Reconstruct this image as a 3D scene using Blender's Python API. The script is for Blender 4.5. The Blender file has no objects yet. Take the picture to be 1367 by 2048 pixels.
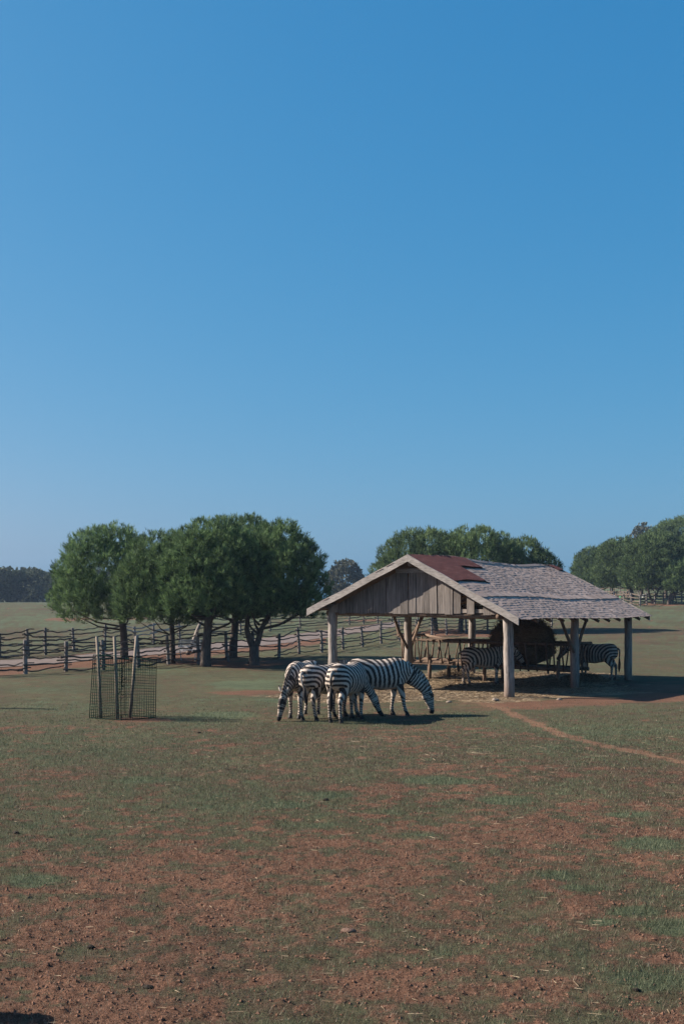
import bpy, math, random
import numpy as np
from mathutils import Vector, Matrix

# ------------------------------------------------------------------ camera, sky, sun, exposure
R = math.radians
scene = bpy.context.scene
FPX, HZ, CAMZ = 2400.0, 1200.0, 2.6          # focal length in photo pixels, horizon row, eye height
cam_d = bpy.data.cameras.new('camera'); cam = bpy.data.objects.new('camera', cam_d)
scene.collection.objects.link(cam); scene.camera = cam
cam.location = (0, 0, CAMZ); cam.rotation_euler = (R(90), 0, 0)
cam_d.sensor_fit = 'VERTICAL'; cam_d.sensor_height = 36.0; cam_d.sensor_width = 24.0
cam_d.lens = FPX / 2048 * 36.0
cam_d.shift_y = (HZ - 1024) / 2048
cam_d.clip_start = 0.1; cam_d.clip_end = 9000

SUN_EL, SUN_AZ = 33.0, 10.0                  # elevation; degrees behind the left-hand side
sx, sy, sz = -math.cos(R(SUN_AZ)) * math.cos(R(SUN_EL)), math.sin(R(SUN_AZ)) * math.cos(R(SUN_EL)), math.sin(R(SUN_EL))
world = bpy.data.worlds.new('World'); scene.world = world; world.use_nodes = True
wn = world.node_tree; wn.nodes.clear()
sky = wn.nodes.new('ShaderNodeTexSky'); sky.sky_type = 'NISHITA'; sky.sun_disc = False
sky.sun_elevation = R(SUN_EL); sky.sun_rotation = math.atan2(sx, sy)
sky.altitude = 0; sky.air_density = 1.0; sky.dust_density = 1.6; sky.ozone_density = 6.0
bg = wn.nodes.new('ShaderNodeBackground'); bg.inputs['Strength'].default_value = 0.1
out = wn.nodes.new('ShaderNodeOutputWorld')
# the photograph's film response for a clear sky: one even curve per colour channel
sep = wn.nodes.new('ShaderNodeSeparateColor'); com = wn.nodes.new('ShaderNodeCombineColor')
wn.links.new(sky.outputs[0], sep.inputs[0])
EXPO = 1.25
for i, (g_, k_, top_) in enumerate(((1.40, 1.36, 1.15), (0.62, 0.745, 1.15), (0.386, 0.815, 1.15))):
    a_ = wn.nodes.new('ShaderNodeMath'); a_.operation = 'MULTIPLY'; a_.inputs[1].default_value = 0.1
    p_ = wn.nodes.new('ShaderNodeMath'); p_.operation = 'POWER'; p_.inputs[1].default_value = g_
    m_ = wn.nodes.new('ShaderNodeMath'); m_.operation = 'MULTIPLY'; m_.inputs[1].default_value = k_ / 2 ** EXPO / 0.1
    wn.links.new(sep.outputs[i], a_.inputs[0]); wn.links.new(a_.outputs[0], p_.inputs[0]); wn.links.new(p_.outputs[0], m_.inputs[0]); n_ = wn.nodes.new('ShaderNodeMath'); n_.operation = 'SMOOTH_MIN'; n_.inputs[1].default_value = top_ / 2 ** EXPO / 0.1; n_.inputs[2].default_value = 0.3 / 2 ** EXPO / 0.1; wn.links.new(m_.outputs[0], n_.inputs[0]); wn.links.new(n_.outputs[0], com.inputs[i])
wn.links.new(com.outputs[0], bg.inputs['Color']); wn.links.new(bg.outputs[0], out.inputs['Surface'])
sun_d = bpy.data.lights.new('sun', 'SUN'); sun = bpy.data.objects.new('sun', sun_d)
scene.collection.objects.link(sun)
sun_d.energy = 5.0; sun_d.angle = R(0.5); sun_d.color = (1.0, 0.90, 0.78)
sun.rotation_euler = Vector((sx, sy, sz)).to_track_quat('Z', 'Y').to_euler()
vs = scene.view_settings
vs.view_transform = 'Standard'; vs.look = 'None'; vs.gamma = 1.0; vs.use_curve_mapping = False
vs.exposure = EXPO
scene.cycles.max_bounces = 6

rng = np.random.default_rng(7)
rnd = random.Random(11)

# ------------------------------------------------------------------ noise, terrain
def vnoise(x, y, seed=0):
    x = np.asarray(x, float); y = np.asarray(y, float)
    xi = np.floor(x).astype(np.int64); yi = np.floor(y).astype(np.int64)
    fx = x - xi; fy = y - yi
    fx = fx * fx * (3 - 2 * fx); fy = fy * fy * (3 - 2 * fy)
    def h(a, b):
        n = (a * 374761393 + b * 668265263 + seed * 974634541) & 0xFFFFFFFF
        n = ((n ^ (n >> 13)) * 1274126177) & 0xFFFFFFFF
        return ((n ^ (n >> 16)) & 0xFFFF) / 65535.0
    return (h(xi, yi) * (1 - fx) + h(xi + 1, yi) * fx) * (1 - fy) + (h(xi, yi + 1) * (1 - fx) + h(xi + 1, yi + 1) * fx) * fy

def fbm(x, y, scale, seed=0, octs=4):
    s = 0; a = 0.5; t = 0; f = 1 / scale
    for o in range(octs):
        s = s + a * vnoise(np.asarray(x) * f + 17.3 * o, np.asarray(y) * f - 9.1 * o, seed + o); t += a; a *= 0.55; f *= 2.03
    return s / t

def sstep(a, b, v):
    t = np.clip((np.asarray(v, float) - a) / (b - a), 0, 1)
    return t * t * (3 - 2 * t)

def terrain(x, y):
    x = np.asarray(x, float); y = np.asarray(y, float)
    r = np.maximum(y, 1.0)
    w = sstep(0.12, 0.24, x / r)
    z = 2.1 * sstep(55, 200, r) + w * (0.6 * sstep(60, 150, r) + 4.2 * sstep(150, 330, r))
    z = z + (fbm(x, y, 9.0, 3, 2) - 0.5) * 0.10 * sstep(2, 8, np.abs(y - 36) + np.abs(x - 4.5) * 0.7 - 6)
    return z

def tz(x, y): return float(terrain(x, y))

def P(px, py):
    """ground point seen at a photo pixel"""
    kx, kz = (px - 683.5) / FPX, (HZ - py) / FPX
    d = 5.0; prev = d
    while d < 900:
        if CAMZ + kz * d <= tz(kx * d, d): break
        prev = d; d *= 1.02
    a, b = prev, d
    for _ in range(24):
        m = (a + b) / 2
        if CAMZ + kz * m <= tz(kx * m, m): b = m
        else: a = m
    return Vector((kx * b, b, tz(kx * b, b)))

def PD(px, py, d):
    return Vector(((px - 683.5) / FPX * d, d, CAMZ + (HZ - py) / FPX * d))

# ------------------------------------------------------------------ objects
COL = scene.collection
def tag(o, label=None, cat=None, group=None, kind=None):
    if label: o['label'] = label
    if cat: o['category'] = cat
    if group: o['group'] = group
    if kind: o['kind'] = kind
    return o

def empty(name, loc=(0, 0, 0), rz=0.0):
    o = bpy.data.objects.new(name, None); COL.objects.link(o)
    o.location = loc; o.rotation_euler = (0, 0, rz); o.empty_display_size = 0.2
    return o

def link(name, me, mat=None, parent=None, loc=None, rot=None):
    o = bpy.data.objects.new(name, me); COL.objects.link(o)
    if mat is not None and len(me.materials) == 0: me.materials.append(mat)
    if parent is not None: o.parent = parent
    if loc is not None: o.location = loc
    if rot is not None: o.rotation_euler = rot
    return o

class MB:
    def __init__(s): s.v = []; s.f = []
    def add(s, v, f):
        n = len(s.v); s.v.extend([tuple(p) for p in v]); s.f.extend([tuple(i + n for i in q) for q in f]); return s
    def box(s, c, h, rot=None, taper=None):
        c = Vector(c); vs_ = []
        for k, (i, j, l) in enumerate([(-1,-1,-1),(1,-1,-1),(1,1,-1),(-1,1,-1),(-1,-1,1),(1,-1,1),(1,1,1),(-1,1,1)]):
            p = Vector((i * h[0], j * h[1], l * h[2]))
            if rot is not None: p = rot @ p
            vs_.append(c + p)
        return s.add(vs_, [(3,2,1,0),(4,5,6,7),(0,1,5,4),(1,2,6,5),(2,3,7,6),(3,0,4,7)])
    def hexa(s, p):   # 8 corners, bottom four then top four
        return s.add(p, [(3,2,1,0),(4,5,6,7),(0,1,5,4),(1,2,6,5),(2,3,7,6),(3,0,4,7)])
    def tube(s, pts, rad, n=6, caps=True, seed=None, rough=0.0):
        pts = [Vector(p) for p in pts]; m = len(pts)
        if not hasattr(rad, '__len__'): rad = [rad] * m
        vs_ = []; nrm = None
        for i in range(m):
            t = (pts[min(i + 1, m - 1)] - pts[max(i - 1, 0)]).normalized()
            if nrm is None:
                a = Vector((0, 0, 1)) if abs(t.z) < 0.8 else Vector((1, 0, 0))
                nrm = (a - t * a.dot(t)).normalized()
            else:
                nrm = (nrm - t * nrm.dot(t)).normalized()
            b = t.cross(nrm)
            for k in range(n):
                an = 2 * math.pi * k / n
                r = rad[i] * (1 + (rough * (rnd.random() - 0.5) if rough else 0))
                vs_.append(pts[i] + nrm * (math.cos(an) * r) + b * (math.sin(an) * r))
        fs = []
        for i in range(m - 1):
            for k in range(n):
                a = i * n + k; b_ = i * n + (k + 1) % n
                fs.append((a, b_, b_ + n, a + n))
        if caps:
            fs.append(tuple(range(n - 1, -1, -1))); fs.append(tuple((m - 1) * n + k for k in range(n)))
        return s.add(vs_, fs)
    def loft(s, secs, n=16, lat=Vector((0, 1, 0))):
        """secs: (point, half width across, half height in plane)"""
        m = len(secs); pts = [Vector(q[0]) for q in secs]; vs_ = []
        for i in range(m):
            t = (pts[min(i + 1, m - 1)] - pts[max(i - 1, 0)]).normalized()
            l = (lat - t * lat.dot(t)).normalized(); u = l.cross(t)
            for k in range(n):
                an = 2 * math.pi * k / n
                vs_.append(pts[i] + l * (math.cos(an) * secs[i][1]) + u * (math.sin(an) * secs[i][2]))
        fs = []
        for i in range(m - 1):
            for k in range(n):
                a = i * n + k; b_ = i * n + (k + 1) % n
                fs.append((a, b_, b_ + n, a + n))
        fs.append(tuple(range(n - 1, -1, -1))); fs.append(tuple((m - 1) * n + k for k in range(n)))
        return s.add(vs_, fs)
    def mesh(s, name, smooth=False):
        me = bpy.data.meshes.new(name); me.from_pydata(s.v, [], s.f); me.update()
        if smooth: me.polygons.foreach_set('use_smooth', [True] * len(me.polygons))
        return me
    def build(s, name, mat, parent=None, loc=None, rot=None, smooth=False):
        return link(name, s.mesh(name, smooth), mat, parent, loc, rot)

def tri_mesh(name, V):
    """V: (n,3,3) array of loose triangles"""
    n = len(V); me = bpy.data.meshes.new(name)
    me.vertices.add(n * 3); me.vertices.foreach_set('co', V.reshape(-1).astype(np.float32))
    me.loops.add(n * 3); me.loops.foreach_set('vertex_index', np.arange(n * 3, dtype=np.int32))
    me.polygons.add(n); me.polygons.foreach_set('loop_start', np.arange(0, n * 3, 3, dtype=np.int32))
    me.update(calc_edges=True); return me

def grid_mesh(name, V, nr, nc, wrap=False):
    me = bpy.data.meshes.new(name)
    me.vertices.add(len(V)); me.vertices.foreach_set('co', V.reshape(-1).astype(np.float32))
    c = nc if wrap else nc - 1
    i, j = np.meshgrid(np.arange(nr - 1), np.arange(c), indexing='ij')
    j2 = (j + 1) % nc
    q = np.stack([i * nc + j, i * nc + j2, (i + 1) * nc + j2, (i + 1) * nc + j], -1).reshape(-1, 4)
    me.loops.add(q.size); me.loops.foreach_set('vertex_index', q.reshape(-1).astype(np.int32))
    me.polygons.add(len(q)); me.polygons.foreach_set('loop_start', np.arange(0, q.size, 4, dtype=np.int32))
    me.update(calc_edges=True)
    me.polygons.foreach_set('use_smooth', np.ones(len(q), dtype=bool)); return me

# ------------------------------------------------------------------ materials
class Mat:
    def __init__(s, name, rough=0.9, spec=0.2):
        s.m = bpy.data.materials.new(name); s.m.use_nodes = True; s.t = s.m.node_tree
        s.b = s.t.nodes['Principled BSDF']; s.b.inputs['Roughness'].default_value = rough
        s.b.inputs['Specular IOR Level'].default_value = spec
    def n(s, typ, **kw):
        k = s.t.nodes.new('ShaderNode' + typ)
        for a, v in kw.items(): setattr(k, a, v)
        return k
    def l(s, a, b): s.t.links.new(a, b)
    def coord(s, which='Object', scale=(1, 1, 1)):
        c = s.n('TexCoord'); m = s.n('Mapping'); m.inputs['Scale'].default_value = scale
        s.l(c.outputs[which], m.inputs['Vector']); return m.outputs[0]
    def noise(s, vec, scale, detail=4, rough=0.6):
        k = s.n('TexNoise'); k.inputs['Scale'].default_value = scale; k.inputs['Detail'].default_value = detail
        k.inputs['Roughness'].default_value = rough; s.l(vec, k.inputs['Vector']); return k.outputs['Fac']
    def ramp(s, fac, stops):
        k = s.n('ValToRGB'); e = k.color_ramp.elements
        while len(e) < len(stops): e.new(0.5)
        for el, (p, c) in zip(e, stops): el.position = p; el.color = (*c, 1) if len(c) == 3 else c
        s.l(fac, k.inputs[0]); return k.outputs[0]
    def mix(s, fac, a, b, mode='MIX'):
        k = s.n('Mix', data_type='RGBA', blend_type=mode)
        for sock, v in ((k.inputs[0], fac), (k.inputs[6], a), (k.inputs[7], b)):
            if hasattr(v, 'is_linked'): s.l(v, sock)
            elif isinstance(v, (int, float)): sock.default_value = v
            else: sock.default_value = (*v, 1)
        return k.outputs[2]
    def math(s, op, a, b=None, c=None, clamp=False):
        k = s.n('Math', operation=op); k.use_clamp = clamp
        for i, v in enumerate((a, b, c)):
            if v is None: continue
            if hasattr(v, 'is_linked'): s.l(v, k.inputs[i])
            else: k.inputs[i].default_value = v
        return k.outputs[0]
    def col(s, c):
        if hasattr(c, 'is_linked'): s.l(c, s.b.inputs['Base Color'])
        else: s.b.inputs['Base Color'].default_value = (*c, 1)
        return s
    def bump(s, h, strength=0.5, dist=0.02):
        k = s.n('Bump'); k.inputs['Strength'].default_value = strength; k.inputs['Distance'].default_value = dist
        s.l(h, k.inputs['Height']); s.l(k.outputs[0], s.b.inputs['Normal']); return s
    def objrand(s): return s.n('ObjectInfo').outputs['Random']
    def islrand(s): return s.n('NewGeometry').outputs['Random Per Island']
    def attr(s, name, out='Fac'):
        k = s.n('Attribute'); k.attribute_name = name; return k.outputs[out]

def wood(name, dark, light, grain=(9, 9, 0.9), rough=0.9, var=0.5, stain=None, mud=False):
    m = Mat(name, rough, 0.15)
    v = m.coord('Object', grain)
    g = m.noise(v, 3.0, 6, 0.7)
    big = m.noise(m.coord('Object', (1, 1, 0.5)), 1.6, 3)
    c = m.ramp(g, [(0.3, dark), (0.68, light)])
    r = m.math('MULTIPLY_ADD', m.objrand(), var, 1 - var / 2)
    r2 = m.math('MULTIPLY_ADD', big, 0.7, 0.65)
    k = m.math('MULTIPLY', r, r2)
    cc = m.n('CombineColor'); [m.l(k, cc.inputs[i]) for i in range(3)]
    c = m.mix(1.0, c, cc.outputs[0], 'MULTIPLY')
    if stain: c = m.mix(m.math('MULTIPLY', m.ramp(big, [(0.5, (0, 0, 0)), (0.7, (1, 1, 1))]), 0.6), c, stain)
    if mud:
        sx_ = m.n('SeparateXYZ'); tc = m.n('TexCoord'); m.l(tc.outputs['Object'], sx_.inputs[0])
        k_ = m.n('MapRange'); k_.inputs['From Min'].default_value = 0.55; k_.inputs['From Max'].default_value = 0.0
        m.l(m.math('ADD', sx_.outputs['Z'], m.math('MULTIPLY', m.math('SUBTRACT', big, 0.5), 1.0)), k_.inputs['Value'])
        c = m.mix(m.math('MULTIPLY', k_.outputs[0], 0.6), c, (0.13, 0.075, 0.05))
        crack = m.ramp(m.noise(m.coord('Object', (22, 22, 0.7)), 2.0, 3, 0.6), [(0.36, (0.35, 0.35, 0.35)), (0.44, (1, 1, 1))])
        c = m.mix(1.0, c, crack, 'MULTIPLY')
    m.col(c); m.bump(g, 0.6, 0.01); return m.m

def plain(name, c, rough=0.8, var=0.25, scale=8, spec=0.2):
    m = Mat(name, rough, spec)
    g = m.noise(m.coord('Object'), scale, 4)
    m.col(m.ramp(g, [(0.3, tuple(x * (1 - var) for x in c)), (0.7, tuple(x * (1 + var) for x in c))])); return m.m

def foliage(name, dark, light, trans=0.15):
    m = Mat(name, 0.75, 0.15)
    r = m.attr('tint')
    big = m.noise(m.coord('Object'), 0.7, 2)
    f = m.math('ADD', m.math('MULTIPLY', r, 0.6), m.math('MULTIPLY', big, 0.45))
    c = m.ramp(f, [(0.2, dark), (0.85, light)])
    ob = m.math('MULTIPLY_ADD', m.objrand(), 0.3, 0.85)
    cc = m.n('CombineColor'); [m.l(ob, cc.inputs[i]) for i in range(3)]
    c = m.mix(1.0, c, cc.outputs[0], 'MULTIPLY')
    m.col(c)
    tr = m.n('BsdfTranslucent'); m.l(c, tr.inputs['Color'])
    mx = m.n('MixShader'); mx.inputs[0].default_value = trans
    m.l(m.b.outputs[0], mx.inputs[1]); m.l(tr.outputs[0], mx.inputs[2])
    m.l(mx.outputs[0], m.t.nodes['Material Output'].inputs['Surface']); return m.m

M = {}
M['post'] = wood('weathered_post', (0.13, 0.112, 0.10), (0.34, 0.30, 0.27), var=0.3, stain=(0.23, 0.17, 0.125), mud=True)
M['board'] = wood('weathered_board', (0.045, 0.039, 0.036), (0.235, 0.205, 0.185), grain=(12, 12, 0.5), var=0.5)
M['barge'] = wood('pale_barge_board', (0.13, 0.118, 0.110), (0.33, 0.302, 0.282), grain=(6, 2, 12), var=0.2)
M['rail'] = wood('crooked_rail', (0.045, 0.034, 0.028), (0.145, 0.112, 0.09), grain=(4, 4, 4), var=0.5)
M['pale_rail'] = wood('pale_rail', (0.19, 0.17, 0.15), (0.36, 0.33, 0.30), grain=(4, 4, 4), var=0.3)
M['fpost'] = wood('fence_post_wood', (0.075, 0.068, 0.064), (0.23, 0.21, 0.20), var=0.4)
M['stake'] = wood('stake_wood', (0.13, 0.105, 0.082), (0.28, 0.235, 0.19), var=0.2)
M['brown'] = wood('brown_wood', (0.07, 0.047, 0.034), (0.185, 0.130, 0.095), grain=(5, 5, 3), var=0.4)
M['bark'] = wood('pine_bark', (0.035, 0.028, 0.024), (0.12, 0.095, 0.08), grain=(7, 7, 1.6), var=0.2)
M['needle'] = foliage('pine_needles', (0.020, 0.044, 0.022), (0.175, 0.265, 0.11), 0.22)
M['needle_far'] = foliage('pine_needles_soft', (0.028, 0.050, 0.024), (0.145, 0.21, 0.085), 0.25)
M['oak'] = foliage('oak_leaves', (0.045, 0.055, 0.035), (0.13, 0.13, 0.09))
M['wood_mass'] = foliage('woodland_leaves', (0.026, 0.038, 0.022), (0.085, 0.10, 0.055))
M['wire'] = plain('green_wire', (0.003, 0.022, 0.016), 0.8, 0.1, spec=0.05)
M['hoof'] = plain('hoof_horn', (0.018, 0.015, 0.013), 0.6)
M['black'] = plain('black_hair', (0.012, 0.010, 0.010), 0.7)
M['eye'] = plain('eye_gloss', (0.006, 0.005, 0.005), 0.15, 0.1, spec=0.6)
M['white_metal'] = plain('white_metal', (0.6, 0.6, 0.58), 0.5, 0.08)
M['grey_slat'] = plain('grey_slat', (0.42, 0.43, 0.44), 0.7, 0.1)
M['stone'] = plain('pale_stone', (0.22, 0.175, 0.14), 0.9, 0.3, 20)
M['red_stone'] = plain('red_stone', (0.12, 0.075, 0.056), 0.9, 0.35, 25)
M['dung'] = plain('dark_dung', (0.022, 0.017, 0.013), 0.95, 0.3, 30)

def coat_mat():
    m = Mat('coat', 0.75, 0.15)
    c = m.attr('coat', 'Color')
    n = m.noise(m.coord('Object'), 60, 3)
    c2 = m.mix(0.35, c, m.ramp(n, [(0.3, (0.5, 0.5, 0.5)), (0.7, (1.1, 1.1, 1.1))]), 'MULTIPLY')
    m.col(c2); return m.m
M['coat'] = coat_mat()

# ------------------------------------------------------------------ ground
def seg_dist(x, y, pts):
    best = np.full(np.shape(x), 1e9)
    for a, b in zip(pts[:-1], pts[1:]):
        ax, ay, bx, by = a[0], a[1], b[0], b[1]
        dx, dy = bx - ax, by - ay
        t = np.clip(((x - ax) * dx + (y - ay) * dy) / (dx * dx + dy * dy), 0, 1)
        best = np.minimum(best, np.hypot(x - ax - t * dx, y - ay - t * dy))
    return best

TRAIL = [P(*q) for q in ((930, 1398), (1005, 1418), (1060, 1443), (1120, 1468), (1200, 1490), (1290, 1508), (1380, 1526), (1500, 1560))]
PATH_FAR = [P(*q) for q in ((-160, 1337), (-60, 1326), (0, 1321), (100, 1317), (200, 1307), (300, 1297), (400, 1289), (500, 1280), (600, 1268), (680, 1258), (760, 1248), (800, 1243))]
PATH_NEAR = [P(*q) for q in ((-160, 1352), (-60, 1340), (0, 1335), (100, 1329), (200, 1320), (300, 1311), (400, 1303), (500, 1295), (600, 1283), (680, 1272), (760, 1260), (800, 1252))]
# patches given by where they lie on the ground: x, y, half width, half depth
def blob(px, py, wx, wy):
    a = P(px, py); b = P(px + wx, py); c = P(px, py + wy)
    return (a.x, a.y, abs(b.x - a.x), abs(a.y - c.y))
GREEN_BLOBS = [blob(*q) for q in ((1300, 1962, 105, 26), (1335, 1855, 60, 14), (1270, 1825, 50, 10), (1170, 1778, 60, 12), (1205, 1845, 35, 8), (890, 1908, 30, 8),
               (1120, 1750, 55, 12), (1260, 1628, 60, 9), (850, 1672, 70, 9), (590, 1612, 60, 9), (640, 1650, 90, 10), (880, 1560, 70, 8), (300, 1560, 120, 10), (60, 1760, 60, 14), (640, 1592, 80, 8),
               (500, 1370, 90, 12), (560, 1400, 60, 6), (440, 1430, 100, 8), (1290, 1690, 70, 10), (1000, 1600, 70, 8))]
SOIL_BLOBS = [blob(*q) for q in ((610, 1594, 70, 9), (1040, 1405, 140, 11), (1200, 1402, 150, 9), (1330, 1392, 120, 10), (1340, 1374, 100, 12), (500, 1386, 75, 9), (520, 1327, 160, 10), (640, 1332, 90, 8), (420, 1322, 90, 9),
              (920, 1266, 100, 9), (860, 1268, 60, 7), (150, 1239, 60, 4), (240, 1238, 50, 3), (1330, 1209, 60, 3), (720, 1241, 40, 2), (300, 1440, 60, 5), (1215, 1372, 100, 8), (700, 1740, 200, 20),
              (520, 1830, 260, 30), (900, 1830, 240, 40), (700, 1960, 500, 60), (150, 2030, 140, 30))]
STRAW_BLOBS = [blob(*q) for q in ((930, 1374, 100, 18), (860, 1385, 80, 14), (960, 1394, 90, 10), (1000, 1388, 90, 9), (1110, 1372, 120, 14), (1000, 1356, 140, 14), (600, 1394, 50, 5), (700, 1395, 120, 9), (790, 1388, 90, 10), (1140, 1352, 80, 10))]

def blobs(x, y, L, seed, soft=0.55):
    out_ = np.zeros(np.shape(x)); w = (fbm(x, y, 1.2, seed, 4) - 0.5) * 1.9
    for bx, by, hx, hy in L:
        out_ = np.maximum(out_, 1 - sstep(1 - soft, 1 + soft, np.hypot((x - bx) / hx, (y - by) / hy) + w))
    return out_

def masks(x, y):
    d = np.maximum(y, 0)
    n1 = fbm(x, y, 1.5, 21, 5); n2 = fbm(x, y, 0.33, 33, 4); n3 = fbm(x, y, 6.0, 45, 3)
    base = np.interp(d, [0, 8, 10, 13, 16, 20, 26, 34, 60], [0.60, 0.58, 0.53, 0.46, 0.39, 0.33, 0.28, 0.22, 0.20])
    n4 = fbm(x, y, 0.14, 37, 3)
    soil = sstep(0.26, 0.80, base + (n1 - 0.5) * 0.64 + (n2 - 0.5) * 0.45 + (n4 - 0.5) * 0.75)
    gb = blobs(x, y, GREEN_BLOBS, 61); sb = blobs(x, y, SOIL_BLOBS, 67); st = blobs(x, y, STRAW_BLOBS, 71)
    td = seg_dist(x, y, TRAIL) + (n2 - 0.5) * 0.35
    trail = 0.85 * (1 - sstep(0.05, 0.30, td))
    # worn red verge on the camera side of the gravel path
    nd = seg_dist(x, y, PATH_NEAR); fd = seg_dist(x, y, PATH_FAR)
    verge = (1 - sstep(1.2, 3.6, nd + (n1 - 0.5) * 2.5)) * np.where(x < -1, 1, 0.35) + 0.5 * (1 - sstep(0.4, 1.3, fd + (n1 - 0.5)))
    soil = np.maximum(soil * (1 - gb), np.maximum(sb * np.interp(d, [0, 14, 20, 30], [0.30, 0.4, 0.65, 0.8]), np.clip(np.maximum(trail, verge), 0, 1)))
    green = np.interp(d, [0, 9, 13, 20, 30, 60, 200], [0.30, 0.32, 0.42, 0.50, 0.54, 0.58, 0.80]) + (n1 - 0.5) * -0.6 + (n3 - 0.5) * 0.4 + (n2 - 0.5) * -0.5 + (n4 - 0.5) * -0.7
    green = np.clip(np.maximum(green, gb * 0.95), 0, 1)
    # long faint mown/dry streaks on the far field
    far = sstep(50, 90, d)
    green = np.clip(green + far * (fbm(x, y * 0.35, 14.0, 90, 3) - 0.5) * 0.9, 0, 1)
    # terrain behind (outside the picture) stays like the near meadow
    return soil, green, st * 0.95, trail

rr = np.concatenate([[0.0], np.geomspace(0.6, 5.9, 60), np.geomspace(6.0, 24, 540), np.geomspace(24.2, 70, 130), np.geomspace(71.5, 5000, 150)])
fine = np.linspace(-27, 27, 410); coarse = np.linspace(27, 333, 92)[1:-1]
ang = np.radians(np.concatenate([fine, coarse]))
rg, ag = np.meshgrid(rr, ang, indexing='ij')
gx = (rg * np.sin(ag)).reshape(-1); gy = (rg * np.cos(ag)).reshape(-1)
gz = terrain(gx, gy)
def relief(x, y, soil):
    near = 1 - sstep(14, 34, np.hypot(x, y))
    n8 = fbm(x, y, 0.055, 8, 2)
    clod = np.maximum(0, n8 - 0.50) * 0.055
    return near * ((fbm(x, y, 0.7, 5, 3) - 0.5) * 0.06 + (fbm(x, y, 0.19, 6, 2) - 0.5) * 0.014 + clod * (0.35 + 0.65 * soil))
ms, mg, mt_, mtr = masks(gx, gy)
V = np.stack([gx, gy, gz + relief(gx, gy, ms)], -1)
gme = grid_mesh('ground', V, len(rr), len(ang), wrap=True)
for nm, arr in (('soil', ms), ('green', mg), ('straw', mt_), ('trail', mtr)):
    at = gme.attributes.new(nm, 'FLOAT', 'POINT'); at.data.foreach_set('value', arr.astype(np.float32))
def gheight(x, y, soil=None):
    if soil is None: soil = masks(x, y)[0]
    return terrain(x, y) + relief(x, y, soil)

def ground_mat():
    m = Mat('meadow', 0.97, 0.05)
    v = m.coord('Object')
    f1 = m.noise(v, 38, 6, 0.8); f2 = m.noise(v, 110, 3, 0.75); f3 = m.noise(v, 6, 5, 0.7); f4 = m.noise(v, 0.35, 4, 0.6)
    soilc = m.ramp(f1, [(0.32, (0.046, 0.025, 0.017)), (0.52, (0.132, 0.072, 0.049)), (0.72, (0.245, 0.146, 0.104))])
    soilt = m.ramp(f3, [(0.3, (0.125, 0.074, 0.048)), (0.7, (0.19, 0.116, 0.078))])
    soilc = m.mix(m.attr('trail'), soilc, soilt)
    deadc = m.ramp(f1, [(0.30, (0.034, 0.025, 0.017)), (0.55, (0.088, 0.066, 0.045)), (0.78, (0.17, 0.132, 0.092))])
    greenc = m.ramp(f2, [(0.28, (0.038, 0.038, 0.022)), (0.55, (0.077, 0.075, 0.046)), (0.78, (0.12, 0.114, 0.072))])
    strawc = m.ramp(f1, [(0.30, (0.11, 0.076, 0.048)), (0.55, (0.215, 0.16, 0.105)), (0.78, (0.33, 0.26, 0.18))])
    fine = m.math('ADD', m.math('MULTIPLY', m.math('SUBTRACT', f3, 0.5), 0.9), m.math('MULTIPLY', m.math('SUBTRACT', f1, 0.5), 0.7))
    def th(a, lo, hi):
        k = m.n('MapRange', interpolation_type='SMOOTHSTEP'); k.inputs['From Min'].default_value = lo; k.inputs['From Max'].default_value = hi
        m.l(m.math('ADD', a, fine), k.inputs['Value']); return k.outputs[0]
    c = m.mix(th(m.attr('green'), 0.25, 0.62), deadc, greenc)
    lush = m.ramp(f2, [(0.28, (0.042, 0.055, 0.033)), (0.55, (0.080, 0.098, 0.060)), (0.78, (0.130, 0.148, 0.096))])
    c = m.mix(th(m.attr('green'), 0.58, 0.98), c, lush)
    c = m.mix(th(m.attr('soil'), 0.30, 0.75), c, soilc)
    c = m.mix(th(m.attr('straw'), 0.22, 0.6), c, strawc)
    tint = m.ramp(f4, [(0.3, (0.84, 0.84, 0.84)), (0.7, (1.14, 1.12, 1.08))])
    c = m.mix(1.0, c, tint, 'MULTIPLY')
    f5 = m.noise(v, 2.2, 6, 0.8)
    c = m.mix(1.0, c, m.ramp(f5, [(0.3, (0.72, 0.74, 0.72)), (0.5, (1.0, 1.0, 1.0)), (0.7, (1.25, 1.2, 1.15))]), 'MULTIPLY')
    m.col(c)
    h = m.math('ADD', m.math('MULTIPLY', f1, 0.7), m.math('MULTIPLY', f2, 0.3))
    m.bump(h, 0.9, 0.03); return m.m
M['ground'] = ground_mat()
ground = link('ground', gme, M['ground']); tag(ground, 'meadow of short grass and bare red soil', kind='structure')
ground.data.materials[0] = M['ground']

def path_mat():
    m = Mat('gravel_path', 0.95, 0.1)
    v = m.coord('Object'); a = m.noise(v, 1.2, 4); b = m.noise(v, 40, 3)
    c = m.ramp(a, [(0.3, (0.112, 0.088, 0.079)), (0.7, (0.162, 0.130, 0.118))])
    c = m.mix(1.0, c, m.ramp(b, [(0.3, (0.8, 0.8, 0.8)), (0.7, (1.15, 1.15, 1.15))]), 'MULTIPLY')
    m.col(c); m.bump(b, 0.4, 0.01); return m.m
pv = []
for a, b in zip(PATH_FAR, PATH_NEAR):
    pv.append((a, b))
dense = []
for (a0, b0), (a1, b1) in zip(pv[:-1], pv[1:]):
    for k in range(8):
        t = k / 8; dense.append((a0.lerp(a1, t), b0.lerp(b1, t)))
dense.append(pv[-1])
rows = []
for a, b in dense:
    wob = (float(vnoise(a.x * 0.9, a.y * 0.9, 5)) - 0.5) * 0.4
    for k in range(13):
        q = a.lerp(b, k / 12 + (wob * 0.06 if 0 < k < 12 else wob * 0.12))
        rows.append((q.x, q.y, tz(q.x, q.y) + 0.02))
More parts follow.
